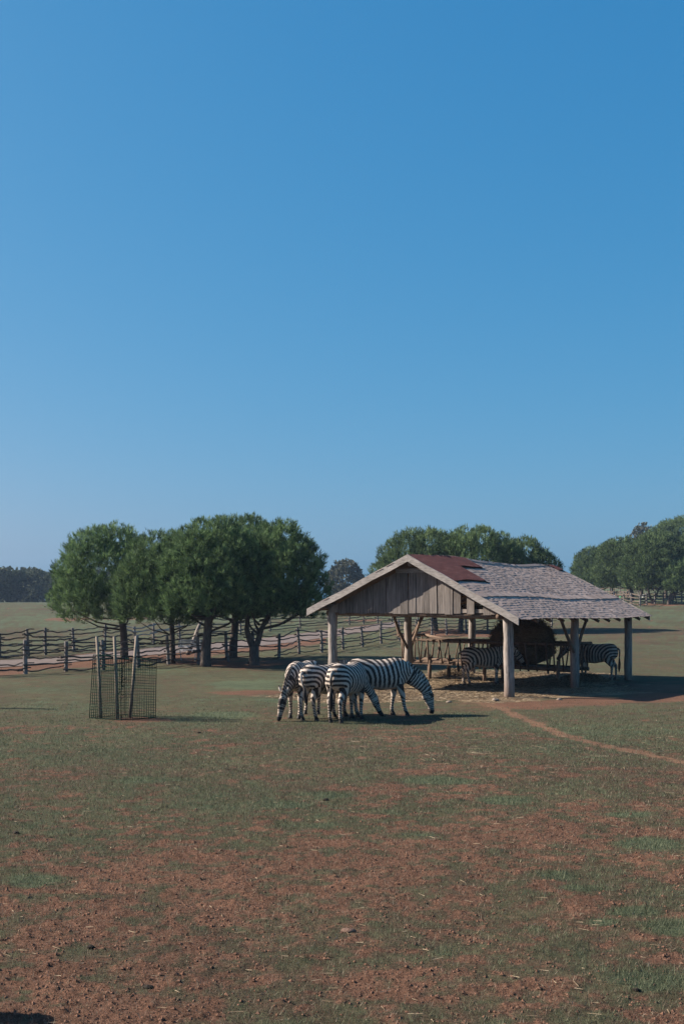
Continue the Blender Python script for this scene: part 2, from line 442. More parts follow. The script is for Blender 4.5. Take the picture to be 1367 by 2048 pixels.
pth = link('path', grid_mesh('path', np.array(rows), len(dense), 13), path_mat()); tag(pth, 'pale gravel path between the two fences', kind='structure')

# ------------------------------------------------------------------ grass, clods, straw
def scatter(n, d0, d1, power, spread=0.34, margin=1.0):
    """points on the meadow in front of the viewer, thinning with distance"""
    u = rng.random(n)
    p = 2 - power
    d = (d0 ** p + u * (d1 ** p - d0 ** p)) ** (1 / p)
    x = (rng.random(n) * 2 - 1) * (spread * d + margin)
    return x, d

def blades(x, y, length, width, lean, curl=0.3):
    n = len(x); z = gheight(x, y) - 0.004
    a = rng.random(n) * 2 * np.pi
    le = length * (0.6 + 0.8 * rng.random(n)); ln = lean * (0.3 + rng.random(n))
    tip = np.stack([x + np.cos(a) * le * ln, y + np.sin(a) * le * ln, z + le * np.sqrt(np.clip(1 - np.minimum(ln, 0.98) ** 2, 0.02, 1))], -1)
    w = width * (0.7 + 0.6 * rng.random(n)); b = rng.random(n) * 2 * np.pi
    o = np.stack([np.cos(b) * w / 2, np.sin(b) * w / 2, np.zeros(n)], -1)
    base = np.stack([x, y, z], -1)
    return np.stack([base - o, base + o, tip], 1)

def blade_mat(name, stops, trans=0.25):
    m = Mat(name, 0.85, 0.1)
    c = m.ramp(m.islrand(), stops); m.col(c)
    tr = m.n('BsdfTranslucent'); m.l(c, tr.inputs['Color']); mx = m.n('MixShader'); mx.inputs[0].default_value = trans
    m.l(m.b.outputs[0], mx.inputs[1]); m.l(tr.outputs[0], mx.inputs[2]); m.l(mx.outputs[0], m.t.nodes['Material Output'].inputs['Surface']); return m.m
M['grass'] = blade_mat('grass_blades', [(0.0, (0.042, 0.053, 0.031)), (0.5, (0.092, 0.112, 0.067)), (1.0, (0.185, 0.200, 0.128))])
M['dry'] = blade_mat('dry_grass_blades', [(0.0, (0.034, 0.022, 0.015)), (0.55, (0.105, 0.075, 0.054)), (0.9, (0.22, 0.175, 0.13)), (1.0, (0.36, 0.30, 0.23))])
M['straw'] = blade_mat('straw_stalks', [(0.0, (0.10, 0.068, 0.043)), (0.6, (0.24, 0.18, 0.12)), (1.0, (0.44, 0.36, 0.25))])

x, y = scatter(560000, 6.2, 34, 1.55)
s_, g_, t_, _ = masks(x, y)
keep = rng.random(len(x)) < np.clip((g_ - 0.16) * 1.5, 0, 1) * (1 - 0.85 * s_) * (1 - t_) * (1 - sstep(17, 34, y))
xg, yg = x[keep], y[keep]
hg = 0.026 + 0.022 * np.clip(g_[keep], 0, 1) + 0.03 * blobs(xg, yg, GREEN_BLOBS[:7], 61)
G = blades(xg, yg, hg * 1.1, np.clip(0.00045 * yg, 0.004, 0.014), 0.75)
tag(link('grass', tri_mesh('grass', G), M['grass']), 'short green grass growing across the meadow', 'grass', kind='stuff')
x, y = scatter(620000, 6.2, 30, 1.6)
s_, g_, t_, tr_ = masks(x, y)
keep = rng.random(len(x)) < np.clip(0.95 - g_, 0.1, 0.8) * (1 - 0.40 * s_) * (1 - tr_) * (1 - sstep(15, 30, y))
xd, yd = x[keep], y[keep]
D = blades(xd, yd, 0.042, np.clip(0.00042 * yd, 0.0035, 0.010), 0.9)
tag(link('dry_grass', tri_mesh('dry_grass', D), M['dry']), 'brown dry grass lying flat over the red soil', 'dry grass', kind='stuff')

# soil clods: squashed octahedra
x, y = scatter(34000, 6.2, 16, 1.9)
s_, g_, t_, tr_ = masks(x, y)
keep = rng.random(len(x)) < np.clip(s_ * 1.1 + 0.05, 0, 1) * (1 - tr_ * 0.7)
x, y = x[keep], y[keep]; n = len(x)
size = 0.004 + 0.013 * rng.random(n) ** 3.2
ctr = np.stack([x, y, gheight(x, y) + size * 0.2], -1)
dirs = np.array([(1,0,0),(0,1,0),(-1,0,0),(0,-1,0),(0,0,1),(0,0,-1)], float)
rot = rng.random(n) * 6.28
cx_, sx_ = np.cos(rot), np.sin(rot)
pts = dirs[None] * (0.6 + 0.8 * rng.random((n, 6, 1))) * size[:, None, None] * np.array([1.25, 1.0, 0.75])
px_ = pts[..., 0] * cx_[:, None] - pts[..., 1] * sx_[:, None]; py_ = pts[..., 0] * sx_[:, None] + pts[..., 1] * cx_[:, None]
pts = np.stack([px_, py_, pts[..., 2]], -1) + ctr[:, None]
fcs = [(0,1,4),(1,2,4),(2,3,4),(3,0,4)]
Cl = np.concatenate([pts[:, list(f)] for f in fcs])
def clod_mat():
    m = Mat('red_clods', 0.97, 0.05)
    m.col(m.ramp(m.noise(m.coord('Object'), 9, 4, 0.8), [(0.3, (0.09, 0.048, 0.033)), (0.55, (0.155, 0.085, 0.058)), (0.8, (0.22, 0.128, 0.09))])); return m.m
tag(link('soil_clods', tri_mesh('soil_clods', Cl), clod_mat()), 'crumbled red soil clods over the near meadow', 'soil clods', kind='stuff')

def straws(x, y, z, L, w, tilt=0.25):
    n = len(x); a = rng.random(n) * 6.28; e = (rng.random(n) - 0.35) * tilt
    dv = np.stack([np.cos(a) * np.cos(e), np.sin(a) * np.cos(e), np.sin(e)], -1)
    L = L * (0.4 + rng.random(n)); c = np.stack([x, y, z], -1)
    o = np.stack([-np.sin(a), np.cos(a), 0.6 * np.ones(n)], -1) * (w / 2)
    A = c - dv * L[:, None] / 2; B = c + dv * L[:, None] / 2
    return np.concatenate([np.stack([A - o, A + o, B + o], 1), np.stack([A - o, B + o, B - o], 1)])
S = []
for bx, by, hx, hy in STRAW_BLOBS:
    k = int(np.clip(hx * hy * 900, 1200, 9000)); a = rng.random(k) * 6.28; r_ = np.sqrt(rng.random(k)) * 1.25
    x = bx + np.cos(a) * r_ * hx; y = by + np.sin(a) * r_ * hy
    kp = rng.random(k) < 0.25 + 0.75 * masks(x, y)[2]
    x, y = x[kp], y[kp]
    S.append(straws(x, y, gheight(x, y) + 0.004 + 0.02 * rng.random(len(x)), 0.22, 0.008))
x, y = scatter(2200, 7, 24, 1.2)
S.append(straws(x, y, gheight(x, y) + 0.010, 0.075, 0.0045))
k = 190; x = rng.normal(2.0, 3.0, k); y = rng.normal(20.5, 1.0, k)
S.append(straws(x, y, gheight(x, y) + 0.012, 0.26, 0.006, 0.1))
tag(link('straw_litter', tri_mesh('straw_litter', np.concatenate(S)), M['straw']), 'loose tan straw strewn round the barn', 'straw', kind='stuff')

# ------------------------------------------------------------------ trees
def unit_dirs(n, zmin=-1.0):
    v = rng.normal(size=(n * 4, 3)); v /= np.linalg.norm(v, axis=1)[:, None]
    return v[v[:, 2] > zmin][:n]

def crown_tris(lobes, per_area, L, W, K, up=0.9, spread=0.30):
    """needle tufts over the outer side of each lobe; lobes: (center, (rx,ry,rz))"""
    out_ = []; tints = []
    allc = np.array([l[0] for l in lobes]); allr = np.array([l[1] for l in lobes])
    for c, r in lobes:
        c = np.array(c); r = np.array(r)
        n = max(12, int(per_area * 4 * np.pi * (np.prod(r) ** (2 / 3))))
        d = unit_dirs(n, -0.8); n = len(d)
        p = c + d * r * (0.72 + 0.36 * rng.random(n))[:, None]
        inside = np.zeros(n, bool)
        q = (p[:, None, :] - allc[None]) / (allr[None] * 0.72)
        inside = (np.sum(q * q, -1) < 1).sum(1) > 0
        p, d = p[~inside], d[~inside]; n = len(p)
        if n == 0: continue
        ax = d * 0.75 + np.array([0, 0, up]) + rng.normal(size=(n, 3)) * 0.22
        ax /= np.linalg.norm(ax, axis=1)[:, None]
        tn = np.clip(rng.normal(.48, .30, n), 0, 1)
        for k in range(K):
            tints.append(np.clip(tn + rng.normal(0, .08, n), 0, 1))
            nd = ax + rng.normal(size=(n, 3)) * spread
            nd /= np.linalg.norm(nd, axis=1)[:, None]
            ln = L * (0.6 + 0.7 * rng.random(n))[:, None]
            side = np.cross(nd, rng.normal(size=(n, 3))); side /= np.linalg.norm(side, axis=1)[:, None]
            b = p + rng.normal(size=(n, 3)) * L * 0.16
            w = W * (0.7 + 0.6 * rng.random(n))[:, None]
            out_.append(np.stack([b - side * w * 0.35, b + side * w * 0.35 , b + nd * ln], 1))
            if k % 2 == 0:
                out_[-1] = np.stack([b + nd * ln * 0.45 - side * w * 0.5, b + nd * ln * 0.45 + side * w * 0.5, b + nd * ln], 1)
    return np.concatenate(out_), np.concatenate(tints)

def tinted(name, V, T):
    me = tri_mesh(name, V)
    at = me.attributes.new('tint', 'FLOAT', 'POINT'); at.data.foreach_set('value', np.repeat(T, 3).astype(np.float32)); return me

def pine(name, label, px, py, cx, top, bot, hw, group, trunk_w, per_area=28, L=0.21, W=0.030, K=16, nl=46, mat='needle', dist=None, fork=False, depth=1.0, limbs=7, cat='tree'):
    base = P(px, py) if dist is None else PD(px, py, dist)
    d = base.y; s = d / FPX
    base.z = tz(base.x, base.y)
    root = empty(name, base); tag(root, label, cat, group)
    cxm = (cx - px) * s
    ztop = CAMZ + (HZ - top) * s - base.z; zbot = CAMZ + (HZ - bot) * s - base.z - hw * s * 0.10
    rx = hw * s; rz = (ztop - zbot) / 2; zc = zbot + rz * 0.72; zu, zd = ztop - zc, zc - zbot
    C0 = np.array([cxm, 0.0, zc])
    # lobes over the crown's shell: domed above, flatter and fuller below
    lobes = []; dirs_ = []
    ga = math.pi * (3 - math.sqrt(5))
    for i in range(nl):
        z = 1 - (i + 0.5) / nl * 1.8
        r_ = math.sqrt(max(0, 1 - z * z)) if z > 0 else (1 - abs(z) ** 3) ** (1 / 2.2)
        a = i * ga + rnd.random() * 0.5
        dv = np.array([math.cos(a) * r_, math.sin(a) * r_ * depth, z]); dirs_.append(dv)
        lr = min(rx * (0.20 + 0.10 * rnd.random()), rz * 0.5)
        cc = C0 + dv * np.array([rx - lr, rx - lr, (zu if z > 0 else zd) - lr * 0.85]) * (0.93 + 0.10 * rnd.random())
        lobes.append((cc, (lr * 1.05, lr * 1.05, lr * 0.88)))
    lobes.append((C0 + np.array([0, 0, rz * 0.2]), (rx * 0.76, rx * 0.76 * depth, rz * 0.72)))
    crown = link('crown', tinted('crown', *crown_tris(lobes, per_area, L, W, K)), M[mat], root)
    # trunk and limbs
    tw = trunk_w * s / 2
    mb = MB(); zt = max(zbot + rz * 0.35, 0.6)
    fx = cxm * 0.35
    lean = lambda t: Vector((fx * t * t + math.sin(t * 3 + px) * 0.05 * tw * 4, math.cos(t * 2.2 + px) * 0.05, zt * t))
    if fork:
        zf = zbot * 0.55
        mb.tube([Vector((0, 0, -0.15)), Vector((0, 0, 0.15)), Vector((0, 0, zf))], [tw * 1.25, tw * 1.05, tw * 1.0], 10, rough=0.1)
        for sg in (-1, 1):
            mb.tube([Vector((0, 0, zf * 0.85)), Vector((sg * tw * 0.8, 0, zf * 1.2)), Vector((sg * tw * 1.5, sg * 0.1, zbot * 1.0)), Vector((sg * rx * 0.22 + fx, sg * 0.3, zt * 1.15))], [tw * 0.8, tw * 0.65, tw * 0.55, tw * 0.3], 8, rough=0.1)
    else:
        mb.tube([lean(t) + Vector((0, 0, -0.15 if t == 0 else 0)) for t in (0, 0.08, 0.3, 0.55, 0.8, 1.0)], [tw * 1.35, tw * 1.1, tw, tw * 0.92, tw * 0.85, tw * 0.6], 10, rough=0.12)
    mb.build('trunk', M['bark'], root, smooth=True)
    order = sorted(range(nl), key=lambda i: dirs_[i][2])
    for i in order[:limbs]:
        e = Vector(lobes[i][0]); st = lean(0.55 + 0.35 * rnd.random())
        mid = st.lerp(e, 0.5) + Vector((0, 0, -0.08 * rz))
        MB().tube([st, mid, e], [tw * 0.30, tw * 0.22, tw * 0.10], 5).build('limb', M['bark'], root, smooth=True)
    return root

GL = 'pines beside the fence'
pine('pine_tree', 'leftmost round-crowned pine of the big clump, over the planted sapling cage', 250, 1319, 218, 1049, 1250, 116, GL, 15, nl=52)
pine('pine_tree', 'low pine in the clump with a thin leaning dark trunk', 345, 1328, 334, 1060, 1256, 112, GL, 11)
pine('pine_tree', 'tall pine with a thick straight trunk beside the bench', 413, 1333, 426, 1036, 1245, 112, GL, 19, nl=52)
pine('pine_tree', 'pine at the back of the clump, its trunk behind the fence', 465, 1316, 487, 1029, 1240, 114, GL, 16, nl=52)
pine('pine_tree', 'dark pine with forked trunk at the barn end of the clump', 508, 1331, 553, 1042, 1248, 108, GL, 19, fork=True, nl=52)
GM = 'pines behind the barn'
pine('pine_tree', 'broad pine crown rising behind the barn gable', 871, 1263, 848, 1053, 1226, 112, GM, 10, per_area=13, L=0.34, W=0.055, K=11, mat='needle_far', nl=52)
pine('pine_tree', 'pine crown above the middle of the barn ridge', 920, 1264, 950, 1049, 1226, 108, GM, 10, per_area=13, L=0.34, W=0.055, K=11, mat='needle_far', nl=52)
pine('pine_tree', 'lower pine crown above the far end of the barn ridge', 1012, 1262, 1042, 1076, 1226, 84, GM, 9, per_area=13, L=0.34, W=0.055, K=11, mat='needle_far')
GR = 'pines on the rise behind the people'
kw = dict(per_area=8, L=0.48, W=0.10, K=9, mat='needle_far', limbs=5)
pine('pine_tree', 'farthest left pine of the grove on the rise, just past the roof end', 1190, 1200, 1194, 1092, 1180, 54, GR, 6, dist=175, **kw)
g_src = pine('pine_tree', 'pale-sided pine standing over the people on the rise', 1263, 1202, 1243, 1076, 1178, 62, GR, 8, dist=160, **kw)
pine('pine_tree', 'largest pine of the grove on the rise, with paired trunks', 1304, 1205, 1312, 1064, 1186, 76, GR, 8, dist=150, fork=True, **kw)
pine('pine_tree', 'tallest pine at the back of the grove on the rise', 1350, 1199, 1356, 1031, 1176, 82, GR, 8, dist=200, **kw)
pine('pine_tree', 'light green low pine at the picture edge of the grove', 1337, 1208, 1362, 1118, 1186, 44, GR, 7, dist=146, **kw)
pine('pine_tree', 'pine at the right picture edge with only the side of its crown showing', 1420, 1206, 1425, 1042, 1176, 84, GR, 8, dist=165, **kw)
def copy_tree(src, px, d, label, scale, rz):
    X = (px - 683.5) / FPX * d
    r = src.copy(); COL.objects.link(r); r.location = (X, d, tz(X, d)); r.rotation_euler = (0, 0, rz); r.scale = (scale,) * 3; r['label'] = label
    for ch in list(src.children):
        c = ch.copy(); COL.objects.link(c); c.parent = r
    return r
copy_tree(g_src, 1222, 192, 'shaded pine deep in the grove behind the person in jeans', 1.0, 1.3)
copy_tree(g_src, 1282, 186, 'shaded pine deep in the grove behind the pushchair', .95, 2.6)
copy_tree(g_src, 1330, 180, 'shaded pine deep in the grove behind the walking person', .92, 4.0)
copy_tree(g_src, 1376, 176, 'shaded pine deep in the grove at the right picture edge', .95, 5.1)
pine('oak_tree', 'lone grey-green tree far off between the pine clump and the barn', 690, 1198, 690, 1121, 1196, 42, None, 5, dist=240, per_area=2.2, L=0.6, W=0.5, K=5, mat='oak', limbs=3)
pine('oak_tree', 'grey tree top peeping out behind the grove of pines', 1283, 1198, 1283, 1046, 1180, 36, None, 5, dist=290, per_area=1.6, L=0.6, W=0.6, K=5, mat='oak', limbs=3)

# far woodland: one mass
W_ = []
for i in range(95):
    px = -420 + 800 * rnd.random(); d = 255 + 60 * rnd.random()
    X = (px - 683.5) / FPX * d; h = 6.2 + 2.6 * float(fbm(X, d * 0.3, 22, 8, 2)) * 1.6 * (0.8 + 0.3 * rnd.random()); r = 2.6 + 1.4 * rnd.random()
    z0 = tz(X, d)
    lob = [(np.array([X, d, z0 + h - r]), (r, r, r * 0.9)), (np.array([X + rnd.uniform(-2, 2), d - 1.5, z0 + h * 0.36]), (r * 1.1, r * 1.1, h * 0.46))]
    W_.append(crown_tris(lob, 1.9, 0.65, 0.65, 4, up=0.3))
tag(link('distant_woodland', tinted('distant_woodland', np.concatenate([w[0] for w in W_]), np.concatenate([w[1] for w in W_])), M['wood_mass']), 'dark wood along the far edge of the field', 'woodland', kind='stuff')

# ------------------------------------------------------------------ fences
def fence(label, pts, hts, nrail, seed, group=None, rr_=0.036, pr=0.075, pale=(), cat='fence', n_side=5):
    r = random.Random(seed)
    bases = [P(*q) for q in pts]
    root = empty('rustic_fence', bases[len(bases) // 2]); tag(root, label, cat, group)
    o = root.location.copy()
    tops = []
    for i, b in enumerate(bases):
        h = hts * (0.92 + 0.2 * r.random())
        top = b + Vector((r.uniform(-.10, .06), r.uniform(-.08, .08), h))
        MB().tube([b - o - Vector((0, 0, .2)), b.lerp(top, 0.4) - o + Vector((r.uniform(-.02, .02), 0, 0)), top - o], [pr * r.uniform(1.0, 1.2), pr * r.uniform(.9, 1.05), pr * r.uniform(.8, .95)], 7, rough=0.15).build('post', M['fpost'], root)
        tops.append((b, top))
    for i in range(len(bases) - 1):
        (b0, t0), (b1, t1) = tops[i], tops[i + 1]
        L = (b1 - b0).length
        for k in range(nrail):
            f0 = (k + 0.75) / (nrail + 0.25) + r.uniform(-.07, .07); f1 = (k + 0.75) / (nrail + 0.25) + r.uniform(-.07, .07)
            a = b0.lerp(t0, f0); b = b1.lerp(t1, f1); dv = (b - a); sd = Vector((dv.y, -dv.x, 0)).normalized() * (pr * (1 if (k + i) % 2 else -1))
            e0, e1 = r.uniform(.05, .45) / L, r.uniform(.05, .45) / L
            ps = []; nseg = 8
            ph, am = r.uniform(0, 6.3), r.uniform(.004, .022)
            for j in range(nseg + 1):
                t = -e0 + (1 + e0 + e1) * j / nseg
                q = a + dv * t + sd * 1.2 + Vector((0, 0, am * math.sin(ph + t * r.uniform(4, 7)) + r.uniform(-.034, .034) - .04 * math.sin(math.pi * min(max(t, 0), 1))))
                ps.append(q - o)
            rad = rr_ * r.uniform(.8, 1.25)
            MB().tube(ps, [rad * (1.15 - .4 * j / nseg) for j in range(nseg + 1)], n_side).build('rail', M['pale_rail'] if (i, k) in pale else M['rail'], root)
    return root

fence('long crooked fence nearer the zebras, running from the picture edge to behind the barn',
      [(-70, 1354), (-20, 1351), (52, 1348), (132, 1343), (207, 1340), (277, 1336), (338, 1329), (397, 1328), (455, 1323), (507, 1320), (557, 1318), (598, 1308), (643, 1305), (686, 1299), (725, 1294), (762, 1287), (798, 1281), (834, 1277), (863, 1273), (892, 1270), (932, 1267), (974, 1262), (1000, 1260), (1050, 1257), (1102, 1255)], 1.17, 5, 5, rr_=0.03)
fence('crooked fence on the far side of the gravel path',
      [(-50, 1320), (0, 1317), (58, 1313), (92, 1310), (149, 1304), (210, 1299), (254, 1295), (272, 1293), (308, 1289), (360, 1283), (420, 1276), (480, 1270), (540, 1263), (600, 1257), (655, 1253), (698, 1250), (727, 1248), (755, 1246), (783, 1244), (835, 1242)], 1.2, 5, 9,
      pale=((6, 4), (7, 4), (7, 3), (6, 3), (7, 2), (8, 3), (8, 2)))
fence('tangled fence of thin poles beside the people on the rise',
      [(1213, 1200), (1232, 1204), (1247, 1208), (1262, 1211), (1278, 1213), (1292, 1210), (1308, 1208), (1325, 1206), (1343, 1205), (1362, 1204), (1390, 1203)], 1.45, 4, 21, rr_=0.05, pr=0.10)
fence('short fence in the gap beneath the grove, behind the people',
      [(1190, 1194), (1205, 1194), (1222, 1194), (1240, 1194), (1258, 1195), (1276, 1195)], 1.5, 3, 25, rr_=0.05, pr=0.10)

# ------------------------------------------------------------------ open barn
BO = P(1018, 1395); BO.z = 0.0
BE = P(1257, 1360); u2 = Vector((BE.x - BO.x, BE.y - BO.y, 0)).normalized()
BROT = math.atan2(u2.y, u2.x)                 # barn local x runs along the eave, y along the gable
LEN, WID = 8.45, 5.75
barn = empty('open_barn', BO, BROT)
tag(barn, 'open timber barn with shingle roof and rust-red metal patches', 'barn')
HR, HL, HRIDGE = 2.10, 2.30, 3.80              # heights of right eave, left eave and ridge
OF, OB, OS = 0.5, 0.55, 0.5                    # overhangs: front, back, sides
YM = WID / 2
def roof_z(xx, yy, lift=0.0):
    sag = 0.05 * math.sin(xx * 0.8 + 0.4) + 0.012 * math.sin(xx * 2.3 + yy) - 0.10 * max(0, xx - 1) / LEN
    if yy <= YM:
        t = (yy + OS) / (YM + OS); z = HR + (HRIDGE - HR) * t
    else:
        t = (WID + OS + 0.05 - yy) / (YM + OS + 0.05); z = HL + (HRIDGE - HL) * t
    return z + sag * (0.35 + 0.65 * t) + lift
for i, (xx, yy) in enumerate([(0, 0), (LEN / 2, 0), (LEN, 0), (0, WID), (LEN / 2, WID), (LEN, WID)]):
    h = roof_z(xx, yy) - 0.06; rr_ = 0.135 if xx == 0 else 0.125
    n = 7; lx, ly = rnd.uniform(-.03, .03), rnd.uniform(-.03, .03)
    MB().tube([(xx + lx * k / n + rnd.uniform(-.012, .012), yy + ly * k / n + rnd.uniform(-.012, .012), -0.2 + (h + 0.2) * k / n) for k in range(n + 1)],
              [rr_ * (1.06 - 0.12 * k / n) * rnd.uniform(.95, 1.05) for k in range(n + 1)], 12, rough=0.12).build('post', M['post'], barn, smooth=True)
# sheathing under the shingles
NX, NY = 26, 10
for side in (0, 1):
    y0, y1 = (-OS + 0.02, YM) if side == 0 else (YM, WID + OS + 0.03)
    mb = MB(); vv = []
    for i in range(NX + 1):
        xx = -OF + 0.06 + (LEN + OF + OB - 0.12) * i / NX
        for j in range(NY + 1):
            yy = y0 + (y1 - y0) * j / NY
            vv.append((xx, yy, roof_z(xx, yy)))
    vv2 = [(p[0], p[1], p[2] - 0.035) for p in vv]; n = len(vv); fs = []
    for i in range(NX):
        for j in range(NY):
            a = i * (NY + 1) + j; q = (a, a + NY + 1, a + NY + 2, a + 1)
            fs.append(q); fs.append(tuple(n + k for k in reversed(q)))
    for i in range(NX):
        for j in (0, NY):
            a = i * (NY + 1) + j; fs.append((a, a + NY + 1, n + a + NY + 1, n + a))
    for i in (0, NX):
        for j in range(NY):
            a = i * (NY + 1) + j; fs.append((a, a + 1, n + a + 1, n + a))
    mb.add(vv + vv2, fs)
    deck = mb.build('roof', M['brown'], barn)
    if side == 0: deck_r = deck
    else: deck_l = deck

def shingle_mat():
    m = Mat('grey_shingle', 0.92, 0.12)
    v = m.coord('Object'); g = m.noise(m.coord('Generated', (6, 1.2, 1)), 5, 4); b = m.noise(v, 1.5, 3)
    r = m.math('FRACT', m.math('ADD', m.objrand(), m.islrand()))
    c = m.ramp(r, [(0.0, (0.29, 0.222, 0.190)), (0.35, (0.33, 0.253, 0.218)), (0.75, (0.36, 0.277, 0.24)), (1.0, (0.41, 0.32, 0.277))])
    c = m.mix(1.0, c, m.ramp(g, [(0.3, (0.7, 0.7, 0.7)), (0.7, (1.15, 1.15, 1.15))]), 'MULTIPLY')
    m.col(c); return m.m
M['shingle'] = shingle_mat()
def rust_mat():
    m = Mat('rust_red_sheet', 0.8, 0.25)
    a = m.noise(m.coord('Object', (1, 3, 3)), 3, 5, 0.7)
    m.col(m.ramp(a, [(0.3, (0.050, 0.020, 0.020)), (0.55, (0.086, 0.031, 0.029)), (0.78, (0.13, 0.070, 0.062))])); return m.m
M['rust'] = rust_mat()

# shingles: courses from the eave up; slope frame from roof_z
def slope_frame(xx, yy, side):
    e = 0.15
    p = Vector((xx, yy, roof_z(xx, yy)))
    dx = (Vector((xx + e, yy, roof_z(xx + e, yy))) - Vector((xx - e, yy, roof_z(xx - e, yy)))).normalized()
    sg = 1 if side == 0 else -1
    ya, yb = yy, yy + sg * e
    if (ya - YM) * (yb - YM) < 0: ya, yb = yy - sg * e, yy
    dy = (Vector((xx, yb, roof_z(xx, yb))) - Vector((xx, ya, roof_z(xx, ya)))).normalized()
    nn = dx.cross(dy) * sg
    return p, dx, dy, nn
shing = {0: [], 1: []}
for side in (0, 1):
    run = YM + OS; ncourse = 29
    for c in range(ncourse):
        ybase = -OS - 0.07 + (run - 0.02) * c / ncourse if side == 0 else WID + OS + 0.07 - (run + 0.0) * c / ncourse
        xx = -OF - 0.04 + rnd.uniform(0, .1)
        while xx < LEN + OB:
            w = rnd.uniform(0.09, 0.17); L = rnd.uniform(0.24, 0.28)
            yb = ybase + rnd.uniform(-.022, .022) + 0.010 * math.sin(xx * 1.7 + c)
            sg = 1 if side == 0 else -1
            lift = 0.016 if c in (10,) else 0.0
            shing[side].append((min(xx + w / 2, LEN + OB + rnd.uniform(-.03, .05)), yb, w, L, sg, rnd.uniform(-.06, .06), 0.002 + rnd.uniform(0, .006) + lift, rnd.uniform(0, 0.02)))
            xx += w + rnd.uniform(.002, .018)
def shingle_matrix(q, side):
    xx, yb, w, L, sg, rz, lift, tilt = q
    yc = yb + sg * L * 0.42
    if side == 0: yc_f = min(yc, YM - 0.05)
    else: yc_f = max(yc, YM + 0.05)
    p, dx, dy, nn = slope_frame(xx, yc_f, side)
    m3 = Matrix((dx, dy * 1.0, nn)).transposed() if side == 0 else Matrix((-dx, dy, nn)).transposed()
    rot = m3 @ Matrix.Rotation(rz, 3, 'Z') @ Matrix.Rotation(-0.026 - tilt, 3, 'X')
    return p + nn * (lift + 0.022), rot, w, L
# a few shared shingle meshes (thick butt edge, thin head, split corner)
protos = []
for k in range(6):
    t = 0.006 + 0.002 * (k % 3); j = [rnd.uniform(-.03, .03) for _ in range(4)]
    mb = MB(); mb.hexa([(-.5, -.5 + j[0], -t / 2), (.5, -.5 + j[1], -t / 2), (.48, .5, -.003), (-.48, .5, -.003), (-.5, -.5 + j[0], t / 2), (.5, -.5 + j[1] + j[2], t / 2), (.48, .5, .003), (-.48, .5, .003)])
    me = mb.mesh('shingle'); me.materials.append(M['shingle']); protos.append(me)
cl = Vector((0, 0, CAMZ))
def barn_world(p):
    return Vector((BO.x + math.cos(BROT) * p[0] - math.sin(BROT) * p[1], BO.y + math.sin(BROT) * p[0] + math.cos(BROT) * p[1], p[2]))
metal = [(-0.46, 1.36, YM - 1.45, YM - 0.02), (1.2, 2.75, YM - 0.62, YM - 0.03), (LEN + 0.1, LEN + OB + 0.02, YM - 0.36, YM - 0.02)]
vis = [q for q in shing[0] if not any(a - 0.02 < q[0] < b + 0.02 and c - 0.05 < q[1] + 0.15 < d for a, b, c, d in metal)]
vis.sort(key=lambda q: (barn_world((q[0], q[1], 2.5)) - cl).length)
for i, q in enumerate(vis[:300]):
    p, rot, w, L = shingle_matrix(q, 0)
    o = bpy.data.objects.new('shingle', protos[i % 6]); COL.objects.link(o); o.parent = deck_r
    o.matrix_local = Matrix.Translation(p) @ rot.to_4x4() @ Matrix.Diagonal((w, L, 1, 1))
for side, lst, par in ((0, vis[300:], deck_r), (1, shing[1], deck_l)):
    mb = MB()
    for q in lst:
        p, rot, w, L = shingle_matrix(q, side); t = 0.007; j = rnd.uniform(-.03, .03)
        loc = [(-.5, -.5 + j, -t / 2), (.5, -.5, -t / 2), (.48, .5, -.003), (-.48, .5, -.003), (-.5, -.5 + j, t / 2), (.5, -.5, t / 2), (.48, .5, .003), (-.48, .5, .003)]
        mb.hexa([p + rot @ Vector((a * w, b * L, c)) for a, b, c in loc])
    tag(mb.build('shingle_courses', M['shingle'], par), kind='stuff')
# rust-red corrugated sheets
for (x0, x1, y0, y1) in metal:
    nx = max(8, int((x1 - x0) / 0.045)); ny = 6; vv = []
    for i in range(nx + 1):
        xx = x0 + (x1 - x0) * i / nx
        for j in range(ny + 1):
            skew = 0.0
            yy = y0 + (y1 - y0) * j / ny + 0.02 * math.sin(xx * 5) * (j == 0)
            vv.append((xx, yy, roof_z(xx, yy, 0.062) + 0.011 * (1 if i % 2 else -1)))
    n = len(vv); vv += [(a, b, c - 0.006) for a, b, c in vv]; fs = []
    for i in range(nx):
        for j in range(ny):
            a = i * (ny + 1) + j; q = (a, a + ny + 1, a + ny + 2, a + 1); fs.append(q); fs.append(tuple(n + k for k in reversed(q)))
    MB().add(vv, fs).build('metal_sheet', M['rust'], barn)
# ridge cap boards
for sg in (-1, 1):
    mb = MB(); k = 14
    for i in range(k):
        xa = 1.7 + (LEN - 2.1) * i / k; xb = 1.7 + (LEN - 2.1) * (i + 1) / k
        for a, b in ((xa, xb),):
            p = [(a, YM, roof_z(a, YM, .05)), (b, YM, roof_z(b, YM, .05)), (b, YM + sg * .13, roof_z(b, YM + sg * .13, .045)), (a, YM + sg * .13, roof_z(a, YM + sg * .13, .045))]
            if sg < 0: p = p[::-1]
            mb.hexa([(q[0], q[1], q[2] - .012) for q in p] + [(q[0], q[1], q[2] + .010) for q in p])
    mb.build('ridge_board', M['shingle'], barn)
